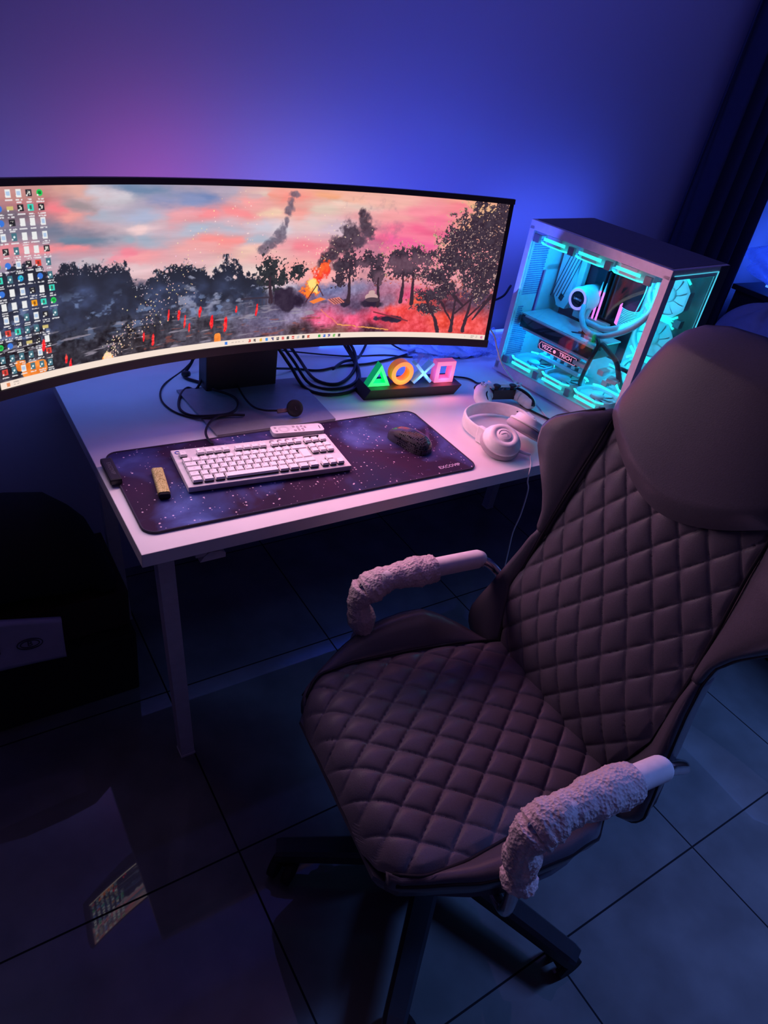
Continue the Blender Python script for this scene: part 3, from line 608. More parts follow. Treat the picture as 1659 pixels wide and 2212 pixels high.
# one fan of 120 mm: z is its axis
def make_fan():
    f = MB(); n = 48; S = .0595
    def sq(a, k):
        c, s_ = math.cos(a), math.sin(a); q = 1 / max(abs(c), abs(s_)); o = 1 / max(abs(c + s_) / 1.45, 1e-6); o = min(q, 1.45 / (abs(c) + abs(s_))); return (c * o * k, s_ * o * k)
    rings = []
    for k, z in ((S, 0), (S, .025), (None, .025), (None, 0), (S, 0)):
        rings.append([(*(sq(2 * PI * i / n, S) if k else (.0545 * math.cos(2 * PI * i / n), .0545 * math.sin(2 * PI * i / n))), z) for i in range(n)])
    f.loft(rings, caps=False, smooth=False)
    for a in range(4):
        f.cyl((0, 0, .003), (.056 * math.cos(a * PI / 2 + .4), .056 * math.sin(a * PI / 2 + .4), .003), .0025, n=6)
    fo = f.build('fan', 'fanwhite', pc)
    r_ = MB().lathe([(0, .0235), (.017, .0235), (.0195, .021), (.0195, .004), (0, .004)], 32)
    for k in range(9):
        a0 = 2 * PI * k / 9
        def bl(u, v, a0=a0):
            rr = lerp(.018, .0525, u); a = a0 + v * .62 + u * .25; return (rr * math.cos(a), rr * math.sin(a), lerp(.0172, .0146, v))
        r_.grid(bl, 8, 6)
    rot = r_.build('rotor', 'fanwhite', fo)
    for sx_ in (-1, 1):
        l = MB(); l.box((sx_ * .0575, 0, .0262), (.0085, .074, .0030), bev=.001); l.box((sx_ * .0597, 0, .0125), (.0016, .076, .0080))
        for sy_ in (-1, 1): l.box((sx_ * .0520, sy_ * .0435, .0262), (.0065, .023, .0028), rot=(0, 0, sx_ * sy_ * R(38)))
        l.build('led_strip', 'led', fo)
    return fo
fan0 = make_fan()
def place_fan(loc, rot, first=[True]):
    o = fan0 if first[0] else copy_tree(fan0, pc)
    first[0] = False; o.parent = pc; o.location = loc; o.rotation_euler = rot
for k in range(3): place_fan((.076, .374 - .125 * k, .036), (0, 0, 0))                   # floor of the case, blowing up
for k in range(3): place_fan((.070, .374 - .125 * k, .433), (PI, 0, 0))                  # under the roof
for k in range(3): place_fan((.226, .094, .356 - .125 * k), (0, -PI / 2, 0))             # stacked on the right wall
for k in range(4):
    y = .4365 - .125 * k
    MB().box((.014, y, .045), (.008, .018, .030), bev=.001).build('fan_bracket', 'grey', pc)
    MB().box((.012, y, .416), (.010, .020, .022), bev=.001).build('fan_bracket', 'grey', pc)
    if k < 2: MB().box((.205, .036, .2935 - .125 * k), (.02, .020, .022), bev=.001).build('fan_bracket', 'grey', pc)
# boards and coolers
MB().box((.212, .30, .27), (.004, .27, .30)).build('motherboard', 'board', pc)
f = MB()
f.prism([(.44, .40), (.44, .25), (.415, .215), (.385, .215), (.372, .25), (.385, .33), (.385, .385), (.40, .405)], 0, .045, xf=Matrix(((0, 0, -1, .208), (1, 0, 0, 0), (0, 1, 0, 0), (0, 0, 0, 1))))
f.box((.185, .300, .388), (.045, .115, .034), bev=.004)
f.box((.190, .372, .30), (.022, .020, .16), bev=.003); f.box((.195, .30, .208), (.018, .13, .020), bev=.002)
for k in range(4): f.box((.1615, .345 - .006 * k - .018 * k, .388), (.003, .004, .034))
f.build('heatsink', 'heatsink', pc)
f = MB()
for k in range(5): f.box((.1618, .428 - .011 * k, .31 + .002 * k), (.0015, .0018, .15), rot=(R(14), 0, 0))
f.box((.1612, .405, .245), (.0015, .014, .018), rot=(R(20), 0, 0))
f.build('heatsink_groove', 'board', pc)
pm = MB().lathe([(0, .085), (.021, .085), (.023, .088), (.033, .088), (.035, .084), (.036, .045), (.038, .040), (.038, 0), (0, 0)], 40, xf=T(.208, .318, .272, 0, -PI / 2, 0)).build('cooler_pump', 'fanwhite', pc)
MB().lathe([(.0235, .0886), (.0310, .0886)], 40, xf=T(.208, .318, .272, 0, -PI / 2, 0)).build('light_ring', 'ring_led', pm)
MB().lathe([(0, .0884), (.0230, .0884)], 40, xf=T(.208, .318, .272, 0, -PI / 2, 0)).build('round_display', 'gloss_black', pm)
FX = Matrix(((0, 0, -1, 0), (-1, 0, 0, 0), (0, 1, 0, 0), (0, 0, 0, 1)))          # text read from the left side of the case
MB().text('LIAN LI', .0085, Matrix.Translation((.1190, .318, .272)) @ FX).build('display_text', 'lcd_text', pm)
# memory
for k in range(4):
    y = .286 - .0135 * k - .004 * (k > 1)
    o = MB().box((.193, y, .298), (.034, .005, .128), bev=.001).build('memory_stick', 'board', pc)
    if k < 2:
        MB().box((.1745, y, .262), (.004, .0055, .085), bev=.001).build('light_bar', 'pink_led', o)
        MB().prism([(-.00275, 0), (.00275, 0), (0, .026)], -.002, .002, xf=T(.1745, y, .3045, R(90), 0, R(90))).build('stick_tip', 'fanwhite', o)
# comb cable
f = MB(); g = MB()
for k in range(12):
    z = .288 - .0045 * k
    f.tube([(.196, .216, z), (.170, .205, z), (.160, .190, z - .001)], .0019, n=6, sub=4)
    g.tube([(.160, .190, z - .001), (.160, .165, z - .002), (.178, .148, z), (.205, .150, z + .012)], .0017, n=6, sub=5)
f.build('comb_cable', 'pink_led', pc); g.build('comb_cable', 'fanwhite', pc)
g = MB()
for q_ in (0, .004): g.tube([(.19, .165, .275 + q_), (.17, .150, .30), (.18, .150, .345), (.20, .165, .395)], .0018, n=6)
g.build('power_cable', 'fanwhite', pc)
# graphics card
gp = MB()
gp.box((.115, .310, .168), (.13, .275, .040), bev=.004)
gp.build('graphics_card', 'board', pc)
gc = bpy.data.objects['graphics_card']
f = MB().box((.115, .310, .190), (.132, .280, .004), bev=.001); f.build('backplate', 'heatsink', gc)
f = MB()
for a in (35, 145, 90): f.box((.105, .255, .1925), (.070 if a != 90 else .03, .009, .0012), rot=(0, 0, R(a)))
f.build('backplate_emblem', 'board', gc)
f = MB().box((.048, .30, .1495), (.006, .26, .006)); f.box((.048, .30, .187), (.006, .26, .004)); f.box((.046, .19, .13), (.02, .05, .012), bev=.002)
f.box((.046, .275, .1300), (.010, .16, .028), bev=.003)
f.build('side_trim', 'heatsink', gc)
f = MB().box((.0402, .275, .1300), (.0015, .150, .024), bev=.0005); f.build('logo_plate', 'board', gc)
lg = MB()
for z in (.1195, .1405): lg.box((.0392, .275, z), (.0008, .132, .0012))
for y_ in (.345, .205):
    for s_ in (-1, 1): lg.box((.0392, y_, .130 + s_ * .0052), (.0008, .012, .0012), rot=(R(s_ * (-60 if y_ > .3 else 60)), 0, 0))
lg.text('VEZZ', .0165, Matrix.Translation((.0390, .317, .130)) @ FX, bold=.0003)
lg.text('TRICH', .0165, Matrix.Translation((.0390, .245, .130)) @ FX, bold=.0003)
lg.lathe([(0, .0005), (.0055, .0005)], 16, xf=T(.0392, .287, .130, 0, -PI / 2, 0))
lg.build('logo_light', 'logo_led', gc)
f = MB()
for k in range(2):
    f.lathe([(0, 0), (.040, 0), (.043, -.003), (.043, -.006)], 32, xf=T(.115, .37 - .10 * k, .147))
f.build('card_fan', 'board', gc)
# power lead of the card, hoses
f = MB().tube([(.075, .165, .185), (.055, .150, .205), (.060, .120, .190), (.075, .100, .168), (.10, .09, .12), (.15, .10, .08)], .0075, n=10)
f.tube([(.085, .20, .192), (.06, .185, .215), (.05, .16, .20), (.04, .165, .15), (.045, .175, .09), (.09, .20, .05)], .006, n=10)
f.tube([(.12, .12, .14), (.10, .075, .15), (.13, .055, .13), (.19, .07, .12)], .006, n=10)
f.build('power_lead', 'cable', pc)
f = MB()
for q_ in (0, 1):
    f.tube([(.125 + .03 * q_, .292, .262 - .016 * q_), (.105 + .02 * q_, .276, .235 - .01 * q_), (.085 + .02 * q_, .235, .212 + .016 * q_), (.085 + .02 * q_, .180, .215 + .018 * q_), (.095 + .02 * q_, .11, .262 + .018 * q_), (.10, .070, .33), (.10, .075, .41)], .0085, n=12)
f.build('coolant_hose', mat('hose_grey', (.42, .42, .50), .35), pc)
f = MB()
f.box((.10, .135, .125), (.07, .02, .016), bev=.002); f.box((.13, .12, .14), (.03, .05, .008)); f.box((.09, .10, .115), (.05, .03, .012), bev=.002, rot=(0, 0, .3)); f.box((.12, .30, .075), (.05, .16, .012), bev=.002)
for k in range(5): f.box((.075 + .012 * k, .115, .10), (.007, .018, .016), bev=.001)
for k in range(6): f.box((.115, .36 - .028 * k, .088), (.03, .014, .014), bev=.002)
f.build('card_holder', 'heatsink', pc)

# ------------------------------------------------------------ desk mat
mt = thing('desk_mat', 'large dark galaxy print desk mat under the keyboard and mouse', 'desk mat', (.02205, .05232, H), -.01438)
def rrect(w, d, r_, n=7, x0=0, y0=0):
    return [(x0 + cx + r_ * math.cos(a), y0 + cy + r_ * math.sin(a)) for cx, cy, a0 in ((w - r_, d - r_, 0), (r_, d - r_, PI / 2), (r_, r_, PI), (w - r_, r_, 3 * PI / 2)) for a in [a0 + PI / 2 * i / n for i in range(n + 1)]]
MB().prism(rrect(.796, .3014, .026), .0002, .0035).build('printed_sheet', 'galaxy', mt)
rr = [(x, y, .0030) for x, y in rrect(.796, .3014, .026)]; rr.append(rr[0])
MB().tube(rr, .0022, n=6, sub=1).build('stitched_edge', mat('stitch', (.05, .045, .075), .8, bump=1, bscale=900), mt)
MB().text('EXCOVIP', .0155, T(.728, .0255, .0038), bold=.0002).build('printed_name', mat('print_grey', (.55, .45, .58), .6), mt)
tg = MB().box((0, 0, .008), (.024, .088, .014), bev=.004).build('cable_tag', 'black', None, (.0195, .270, H + .0036), (0, 0, R(-1)))
tag(tg, 'small black rubber block on the left edge of the desk mat with raised lettering', 'rubber block')
MB().text('EXCOVIP', .0115, T(0, 0, .0153, 0, 0, R(-90))).build('raised_lettering', mat('raised', (.12, .12, .15), .5), tg)

# ------------------------------------------------------------ keyboard
kb = thing('keyboard', 'white compact mechanical keyboard on the galaxy desk mat', 'keyboard', (.14023, .15399, H + .0036), -.08153)
f = MB().box((.184, .075, .008), (.368, .150, .013), bev=.002); f.build('base', 'kbbase', kb)
KU = .01885
def keymesh(w, d=1.0):
    f = MB(); hw_, hd = w * KU / 2 - .0012, d * KU / 2 - .0012; t = .0019
    f.prism([(-hw_, -hd), (hw_, -hd), (hw_, hd), (-hw_, hd)], .0035, .0080, taper=[(-hw_ + t, -hd + t), (hw_ - t, -hd + t), (hw_ - t, hd - t * .4), (-hw_ + t, hd - t * .4)])
    f.prism([(-hw_ + .001, -hd + .001), (hw_ - .001, -hd + .001), (hw_ - .001, hd - .001), (-hw_ + .001, hd - .001)], -.0006, .0035, 1)
    return f
def addkey(x, y, w, leg_, d=1.0, small=False):
    f = keymesh(w, d)
    if leg_: f.text(leg_, .0052 if len(leg_) < 2 else .0034, T(-w * KU / 2 + .0065 if len(leg_) < 2 else 0, .0020, .00825), mi=2)
    return f.build('key', ['key', 'kbunder', 'legend'], kb, (x, y, .0152))
x0, y0 = .0105, .0172
rows = [
 [('ctrl', 1.25), ('win', 1.25), ('alt', 1.25), ('', 6.25), ('alt', 1.25), ('fn', 1.25), ('menu', 1.25), ('ctrl', 1.25)],
 [('shift', 1.25), ('<', 1)] + [(c, 1) for c in 'ZXCVBNM,.-'] + [('shift', 2.75)],
 [('caps', 1.75)] + [(c, 1) for c in 'ASDFGHJKL;#~'],
 [('tab', 1.5)] + [(c, 1) for c in 'QWERTYUIOP[]'],
 [('`', 1)] + [(c, 1) for c in '1234567890-='] + [('bksp', 2)],
]
for r_, row in enumerate(rows):
    x = x0
    for c_, w in row:
        addkey(x + w * KU / 2, y0 + r_ * KU, w, c_); x += w * KU
addkey(x0 + (15 - .69) * KU, y0 + 2.5 * KU, 1.3, '', d=1.92)
yf = y0 + 5.45 * KU
addkey(x0 + KU / 2, yf, 1, 'esc')
for gI, gx0 in enumerate((2.0, 6.5, 11.0)):
    for k in range(4): addkey(x0 + (gx0 + k + .5) * KU, yf - .003 * 0, 1, 'F%d' % (gI * 4 + k + 1), d=.85)
xn = x0 + 15.3 * KU
for c_ in range(3):
    for yy in (yf, y0 + 4 * KU, y0 + 3 * KU): addkey(xn + (c_ + .5) * KU, yy, 1, '')
addkey(xn + 1.5 * KU, y0 + KU, 1, '')
for c_ in range(3): addkey(xn + (c_ + .5) * KU, y0, 1, '')
f = MB()
for k in range(4): f.cyl((x0 + (2.5 + k) * KU, yf + .0175, .0146), (x0 + (2.5 + k) * KU, yf + .0175, .0168), .0052, n=18)
f.build('round_button', 'key', kb)
f = MB()
for k in range(4): f.cyl((x0 + (11.5 + k) * KU, yf + .0175, .0146), (x0 + (11.5 + k) * KU, yf + .0175, .0170), .0056, n=18)
f.build('media_button', mat('media_grey', (.25, .22, .26), .5), kb)
MB().cyl((xn + .008, yf + .0195, .0155), (xn + .046, yf + .0195, .0155), .0035, n=14).build('volume_roller', 'kbunder', kb)
f = MB().lathe([(.0042, .0002), (.0062, .0002), (.0062, .0010), (.0042, .0010)], 20, xf=T(x0 + .002, yf + .017, .0145)); f.build('maker_mark', mat('mark_blue', (.15, .18, .55), .4), kb)
f = MB().cyl((x0 + 2.5 * KU, yf + .0175, .0168), (x0 + 2.5 * KU, yf + .0175, .0172), .0018, n=10); f.cyl((x0 + 8.4 * KU, yf + .017, .0146), (x0 + 8.4 * KU, yf + .017, .0150), .0012, n=10); f.build('indicator_light', 'white_led', kb)

# ------------------------------------------------------------ mouse, vape, remote, puck
ms = thing('mouse', 'black honeycomb gaming mouse on the right part of the desk mat', 'mouse', (.712, .188, H + .0036), R(108))
def dome(u, v):
    a = 2 * PI * u; t = v * PI / 2
    cx = math.cos(a); sy_ = math.sin(a); L_ = .062; W_ = .031 * (1 - .12 * math.exp(-((cx * math.sin(t)) ** 2) * 8)) + .002 * (cx < 0)
    e_ = .72
    px = (abs(cx) ** e_) * (1 if cx > 0 else -1); py = (abs(sy_) ** e_) * (1 if sy_ > 0 else -1)
    r_ = math.sin(t) ** .55
    z = .038 * (math.cos(t) ** .62)
    x = px * r_ * L_; z *= (1 - .30 * max(0, x / L_) - .18 * max(0, -x / L_) ** 2)
    return (x, py * r_ * W_, z)
MB().grid(dome, 64, 28).build('shell', 'honey', ms)
f = MB().cyl((.036, -.0035, .0205), (.036, .0035, .0205), .0085, n=20); f.build('scroll_wheel', 'rubber', ms)
f = MB().box((.022, 0, .0285), (.034, .0014, .004), rot=(0, R(9), 0)); f.build('button_gap', 'rubber', ms)
f = MB().box((-.002, .0275, .020), (.020, .004, .005), bev=.001); f.box((.020, .0275, .020), (.018, .004, .005), bev=.001); f.build('side_button', 'black', ms)

vp = thing('vape', 'gold glittery flat vape lying on the desk mat left of the keyboard', 'vape', (.099, .202, H + .0036), R(-9))
f = MB(); poly = rrect(.024, .014, .0055, 6, -.012, 0)
f.prism(poly, -.045, .046, xf=T(0, 0, 0, R(90), 0, 0)); f.build('body', 'gold', vp)
MB().prism(rrect(.0225, .0125, .005, 6, -.01125, .0008), .0, .008, xf=T(0, -.046, 0, R(90), 0, 0)).build('end_cap', 'rubber', vp)
f = MB(); f.text('Cb', .012, T(0, .014, .01415, 0, 0, 0)); f.tube([(-.008, -.01, .0142), (0, .002, .0142), (.008, -.006, .0142)], .0004, n=4); f.build('printed_pattern', mat('brown_print', (.25, .17, .06), .5), vp)

rm = thing('remote_control', 'slim white television remote lying above the keyboard', 'remote control', (.469, .3215, H + .0036), R(-8.5))
MB().prism(rrect(.130, .036, .009, 6, -.065, -.018), 0, .011).build('body', 'white', rm)
f = MB().lathe([(.0085, .0112), (.0115, .0118), (.0140, .0112)], 28, xf=T(-.034, 0, 0)); f.build('navigation_ring', 'kbbase', rm)
f = MB()
for x, y, w, d in ((-.008, .009, .006, .006), (-.008, -.009, .006, .006), (.002, 0, .005, .022), (.012, .009, .005, .005), (.012, -.003, .005, .005), (.012, -.011, .005, .004), (.020, .004, .004, .008), (-.054, .008, .005, .005), (-.054, -.008, .005, .005)): f.box((x, y, .0115), (w, d, .0015), bev=.0005)
f.build('button', mat('remote_button', (.50, .44, .48), .5), rm)
f = MB().box((.056, 0, .0112), (.0016, .014, .0006)); f.build('printed_mark', 'ink', rm)

pk = thing('camera_puck', 'small round black sensor puck with a metal stem on the monitor stand plate', 'sensor', (.497, .395, H + .0065), 0)
f = MB().lathe([(0, -.005), (.0190, -.005), (.0215, -.003), (.0215, .003), (.0190, .006), (.008, .0068), (0, .0068)], 36, xf=T(0, .0, .0215, R(64), 0, 0)); f.build('disc', 'black', pk)
f = MB().text('L', .012, T(0, -.0064, .0245, R(64), 0, R(10))); f.build('disc_mark', mat('mark_dim', (.12, .10, .16), .4), pk)
f = MB().cyl((-.045, .006, .016), (-.019, .002, .018), .0055, n=16); f.build('stem', mat('rose_metal', (.35, .22, .24), .35, .6), pk)

# ------------------------------------------------------------ symbol lamp
lp = thing('symbol_lamp', 'glowing lamp with four game pad symbols on a black base', 'lamp', (.728, .436, H), R(-6.5))
f = MB().prism([(0, 0), (.291, 0), (.291, .073), (0, .073)], 0, .030, taper=[(.016, -.004), (.309, -.004), (.309, .077), (.016, .077)]); f.build('base', 'black', lp)
D0 = .026
def ext(poly_o, poly_i, name, m_, x, z=.0605, w=.001):
    n = len(poly_o); y0_, y1_ = .018, .018 + D0; f = MB()
    rings = [[(x + p[0], y0_, z + p[1]) for p in poly_o], [(x + p[0], y1_, z + p[1]) for p in poly_o], [(x + p[0], y1_, z + p[1]) for p in poly_i], [(x + p[0], y0_, z + p[1]) for p in poly_i], [(x + p[0], y0_, z + p[1]) for p in poly_o]]
    f.loft(rings[:4], caps=False, smooth=False); f.loft(rings[3:], 1, caps=False, smooth=False); return f.build(name, [m_, m_ + '_face'], lp)
tri = lambda r_: [(r_ * math.cos(a), r_ * math.sin(a)) for a in (PI / 2, PI / 2 + 2 * PI / 3, PI / 2 + 4 * PI / 3)]
def dense(p, k=8): return [tuple(lerp(Vector(p[i]), Vector(p[(i + 1) % len(p)]), j / k)) for i in range(len(p)) for j in range(k)]
ext(dense([(0, .034), (-.034, -.0295), (.034, -.0295)]), dense([(0, .0165), (-.0195, -.0200), (.0195, -.0200)]), 'triangle', 'green', .050, .060)
ci = lambda r_: [(r_ * math.cos(2 * PI * k / 48), r_ * math.sin(2 * PI * k / 48)) for k in range(48)]
ext(ci(.0340), ci(.0215), 'circle', 'orange', .119, .0645)
f = MB()
for a in (45, -45): f.box((.187, .018 + D0 / 2, .062), (.080, D0, .0090), rot=(0, R(a), 0), bev=.002); f.box((.187, .0174, .062), (.079, .001, .0075), 1, rot=(0, R(a), 0))
f.build('cross', ['lblue', 'lblue_face'], lp)
ext(dense([(-.031, -.0315), (.031, -.0315), (.031, .0315), (-.031, .0315)]), dense([(-.019, -.0195), (.019, -.0195), (.019, .0195), (-.019, .0195)]), 'square', 'rose', .258, .0620)
for k, (x, c_, e_) in enumerate(((.05, (.0, 1, .25), .10), (.119, (1, .30, .02), .16), (.187, (.2, .45, 1), .10), (.258, (1, .2, .35), .20))):
    o = lamp('symbol_light', 'POINT', (0, 0, 0), e_, c_, size=.01, glossy=False); o.parent = lp; o.location = (x, .004, .055)

# ------------------------------------------------------------ game controller
gcn = thing('game_controller', 'white game controller with black centre and sticks behind the headphones', 'game controller', (1.122, .318, H), R(-12))
pts = [(-.071, -.060, .016, .016, .013), (-.073, -.040, .018, .021, .017), (-.068, -.012, .024, .026, .021), (-.050, .014, .029, .030, .022), (-.025, .022, .031, .031, .021), (0, .023, .031, .031, .020), (.025, .022, .031, .031, .021), (.050, .014, .029, .030, .022), (.068, -.012, .024, .026, .021), (.073, -.040, .018, .021, .017), (.071, -.060, .016, .016, .013)]
rings = []; Pp = [Vector(p[:3]) for p in pts]
def ring(c, d, a, b_, n=20):
    d = d.normalized(); s_ = Vector((0, 0, 1)); w = d.cross(s_).normalized()
    return [c + w * math.cos(2 * PI * k / n) * a + s_ * math.sin(2 * PI * k / n) * b_ for k in range(n)]
fine = 6
allp = []
for i in range((len(pts) - 1) * fine + 1):
    t = i / fine; j = min(int(t), len(pts) - 2); q_ = t - j; q_ = q_
    allp.append(tuple(lerp(pts[j][k], pts[j + 1][k], q_) for k in range(5)))
for i, p in enumerate(allp):
    d = Vector(allp[min(i + 1, len(allp) - 1)][:3]) - Vector(allp[max(i - 1, 0)][:3]); e_ = min(i, len(allp) - 1 - i)
    k_ = 1 if e_ > 3 else (.35, .70, .88, .96)[e_]
    rings.append(ring(Vector(p[:3]), d, p[3] * k_, p[4] * k_))
MB().loft(rings).build('shell', 'white', gcn)
f = MB().prism([(-.030, .046), (-.026, .010), (.026, .010), (.030, .046)], .030, .0515, taper=[(-.028, .042), (-.024, .012), (.024, .012), (.028, .042)]); f.build('touchpad', 'white', gcn)
f = MB(); f.prism([(-.048, .004), (-.036, -.014), (.036, -.014), (.048, .004), (.028, .010), (-.028, .010)], .018, .047)
f.tube([(.046, 0, .044), (.064, -.02, .040), (.076, -.045, .030), (.074, -.062, .020)], .006, n=8); f.tube([(-.046, 0, .044), (-.064, -.02, .040), (-.070, -.045, .030)], .003, n=8)
f.build('centre_panel', 'gloss_black', gcn)
f = MB()
for s_ in (-1, 1):
    f.cyl((s_ * .026, -.006, .044), (s_ * .026, -.006, .053), .006, n=16); f.lathe([(0, .0535), (.009, .0545), (.0115, .058), (.009, .060), (0, .0585)], 24, xf=T(s_ * .026, -.006, 0))
f.build('thumb_stick', 'black', gcn)
f = MB()
for a in range(4): f.box((-.056 + .0085 * math.cos(a * PI / 2), .016 + .0085 * math.sin(a * PI / 2), .0515), (.007, .007, .003), bev=.001)
f.build('direction_pad', 'kbbase', gcn)
f = MB()
for a in range(4): f.cyl((.056 + .0095 * math.cos(a * PI / 2), .016 + .0095 * math.sin(a * PI / 2), .050), (.056 + .0095 * math.cos(a * PI / 2), .016 + .0095 * math.sin(a * PI / 2), .0535), .0048, n=14)
f.build('face_button', 'kbbase', gcn)
f = MB().tube([(-.066, .036, .030), (-.050, .048, .030), (-.038, .052, .030)], .008, n=8); f.tube([(.066, .036, .030), (.050, .048, .030), (.038, .052, .030)], .008, n=8); f.build('shoulder_trigger', 'black', gcn)

# ------------------------------------------------------------ headphones
hp = thing('headphones', 'white over-ear studio headphones lying on the desk beside the mat', 'headphones', (1.005, .175, H), 0)
def cup(cx, cy, cz, rx, ry, rz, nm):
    xf = T(cx, cy, cz, rx, ry, rz) @ Matrix.Scale(1.08, 4)
    o = MB().lathe([(0, .0250), (.0185, .0250), (.0195, .0235), (.0215, .0235), (.0225, .0250), (.0330, .0245), (.036, .021), (.0375, .012), (.045, .008), (.047, .003), (0, .003)], 44, xf=xf).build('ear_cup', 'white', hp)
    MB().lathe([(0, .0035), (.043, .0035), (.048, -.002), (.049, -.010), (.044, -.015), (.032, -.015), (.026, -.008), (0, -.008)], 44, xf=xf).build('ear_cushion', mat('cushion', (.42, .38, .42), .55, bump=.3), o)
    f = MB()
    f.tube([(.0145 * math.cos(a), .0145 * math.sin(a), .0252) for a in np.linspace(-2.4, 2.6, 16)], .0006, n=5, sub=1); f.tube([(-.008, .005, .0253), (.004, .004, .0253), (.008, .001, .0253), (.004, -.007, .0253)], .0006, n=5, sub=1)
    f2 = [xf @ Vector(p) for p in f.v]; f.v = [tuple(p) for p in f2]; f.build('cup_emblem', mat('emblem_grey', (.40, .34, .40), .4), o)
    return xf
xa = cup(-.082, -.088, .031, R(20), R(-8), R(0), 'a')
xb = cup(.014, -.070, .047, R(-6), R(32), R(0), 'b')
# head band: strip standing on edge
band = [(-.098, -.030), (-.102, .005), (-.096, .040), (-.074, .072), (-.036, .090), (.004, .092), (.042, .080), (.070, .056), (.084, .025), (.084, -.002)]
P_ = catmull([(x, y, 0) for x, y in band], 6); n_ = len(P_); rings = []
for i, p in enumerate(P_):
    d = (P_[min(i + 1, n_ - 1)] - P_[max(i - 1, 0)]).normalized(); w = Vector((-d.y, d.x, 0)); t = i / (n_ - 1)
    zc = .022 + .004 * t; hh_ = .018; th = .0042
    rings.append([p + w * (th * math.cos(a) if abs(math.cos(a)) > .3 else th * math.cos(a)) + Vector((0, 0, zc + hh_ * (abs(math.sin(a)) ** .5) * (1 if math.sin(a) > 0 else -1))) for a in [2 * PI * k / 16 for k in range(16)]])
MB().loft(rings).build('head_band', 'white', hp)
f = MB()
for (x, y, rz) in ((-.100, -.038, R(5)), (.083, -.012, R(-12))):
    f.box((x, y, .024), (.014, .034, .042), rot=(0, 0, rz), bev=.002)
    f.box((x * .995, y - .020, .022), (.008, .016, .018), rot=(0, 0, rz), bev=.002)
f.box((-.095, -.066, .026), (.010, .026, .012), rot=(0, 0, R(30)), bev=.003); f.cyl((-.100, -.072, .030), (-.084, -.058, .030), .005, n=12)
f.box((.066, -.042, .044), (.010, .034, .014), rot=(R(-20), 0, R(-30)), bev=.003)
f.build('band_slider', 'white', hp)
f = MB()
for x, y, z in ((.079, .030, .034), (.079, .030, .012), (.083, .012, .030)): f.cyl((x - .004, y, z), (x - .001, y, z), .0016, n=8)
f.build('screw', 'ink', hp)
f = MB().tube([(-.045, -.122, .016), (-.032, -.132, .013), (-.020, -.138, .010)], .0042, n=8); f.build('plug_sleeve', 'white', hp)
f = MB().tube([(.985, .037, H + .010), (.976, .024, H + .006), (.966, .010, H + .004), (.950, -.006, H + .001), (.945, -.014, H - .03), (.950, -.02, .684), (.952, -.02, .611), (.944, -.02, .553), (.950, -.02, .489), (.955, -.02, .424), (.965, -.01, .30), (.98, .02, .15), (1.0, .06, .004), (1.1, .12, .004)], .0019, n=7)
tag(f.build('headphone_cable', 'wcable'), 'thin pale headphone cable hanging over the front edge of the desk', 'cable')

# ------------------------------------------------------------ cables on the desk
def cable(pts, r_, label, m_='cable', z=None, nm='cable', group='loose cables on the desk'):
    z = r_ + .0006 if z is None else z
    P3 = [(p[0], p[1], H + (p[2] if len(p) > 2 else z)) for p in pts]
    return tag(MB().tube(P3, r_, n=8).build(nm, m_), label, 'cable', group)
G_ = 'black cables coiled right of the monitor stand'
cable([(.56, .60, .14), (.60, .72, .10), (.645, .676, .03), (.652, .579), (.703, .536), (.798, .609), (.844, .701, .03), (.80, .79, .10), (.74, .80, .16)], .0048, 'innermost fat black loop of the coil right of the monitor stand', group=G_)
cable([(.545, .62, .10), (.585, .60, .04), (.60, .530), (.654, .480), (.741, .500), (.812, .606), (.838, .72, .03), (.80, .78, .12)], .0048, 'outermost fat black loop of the coil, nearest the glowing symbol lamp', group=G_)
cable([(.55, .66, .12), (.60, .62, .05), (.625, .555), (.680, .510), (.765, .540), (.825, .650), (.82, .75, .05), (.77, .80, .14)], .0044, 'middle fat black loop of the coil right of the monitor stand', group=G_)
cable([(.556, .640, .02), (.632, .656), (.695, .632), (.78, .646), (.875, .642), (1.015, .673), (1.08, .70)], .0035, 'black cable running from the monitor stand behind the symbol lamp')
cable([(.60, .765, .02), (.818, .713), (.957, .692), (1.026, .663), (1.101, .650)], .0022, 'thin black cable crossing the back of the desk under the screen')
cable([(.974, .775, .04), (1.039, .720), (1.111, .663), (1.209, .617), (1.337, .630)], .0028, 'thin black cable running toward the computer case at the back of the desk')
cable([(.97, .79, .06), (.905, .735), (.849, .682), (.78, .646, .016), (.72, .60, .02)], .0042, 'black cable slanting from the wall into the coil')
cable([(.90, .47), (.98, .50), (1.06, .505), (1.108, .49), (1.131, .470), (1.137, .440), (1.133, .41, .02)], .0028, 'black cable running from behind the symbol lamp to the game controller')
cable([(1.175, .285), (1.182, .235), (1.204, .167), (1.24, .095), (1.30, .02)], .0032, 'black cable running along the computer case toward the chair')
cable([(.416, .775, .05), (.334, .728), (.25, .646), (.218, .573), (.223, .508), (.253, .463), (.288, .438, .010), (.343, .430, .012), (.375, .424, .010)], .0024, 'thin black cable swinging widest out left of the monitor stand')
cable([(.345, .62, .03), (.318, .600), (.299, .612), (.268, .575), (.244, .513), (.254, .472), (.289, .445, .010), (.345, .440, .012), (.378, .470, .014), (.386, .525, .012), (.345, .560, .02)], .0034, 'fat black cable bent in a loop left of the monitor stand')
cable([(.36, .76, .12), (.352, .709, .05), (.322, .695), (.315, .667), (.335, .640), (.36, .60, .01)], .0042, 'black cable with a thick knot hanging left of the monitor stand')
kn = MB().lathe([(0, -.012), (.007, -.010), (.0085, 0), (.007, .010), (0, .012)], 18, xf=T(.318, .676, H + .012, R(70), 0, R(40))).build('ferrite_bead', 'black'); tag(kn, 'thick black bead on the cable left of the monitor stand', 'cable bead')
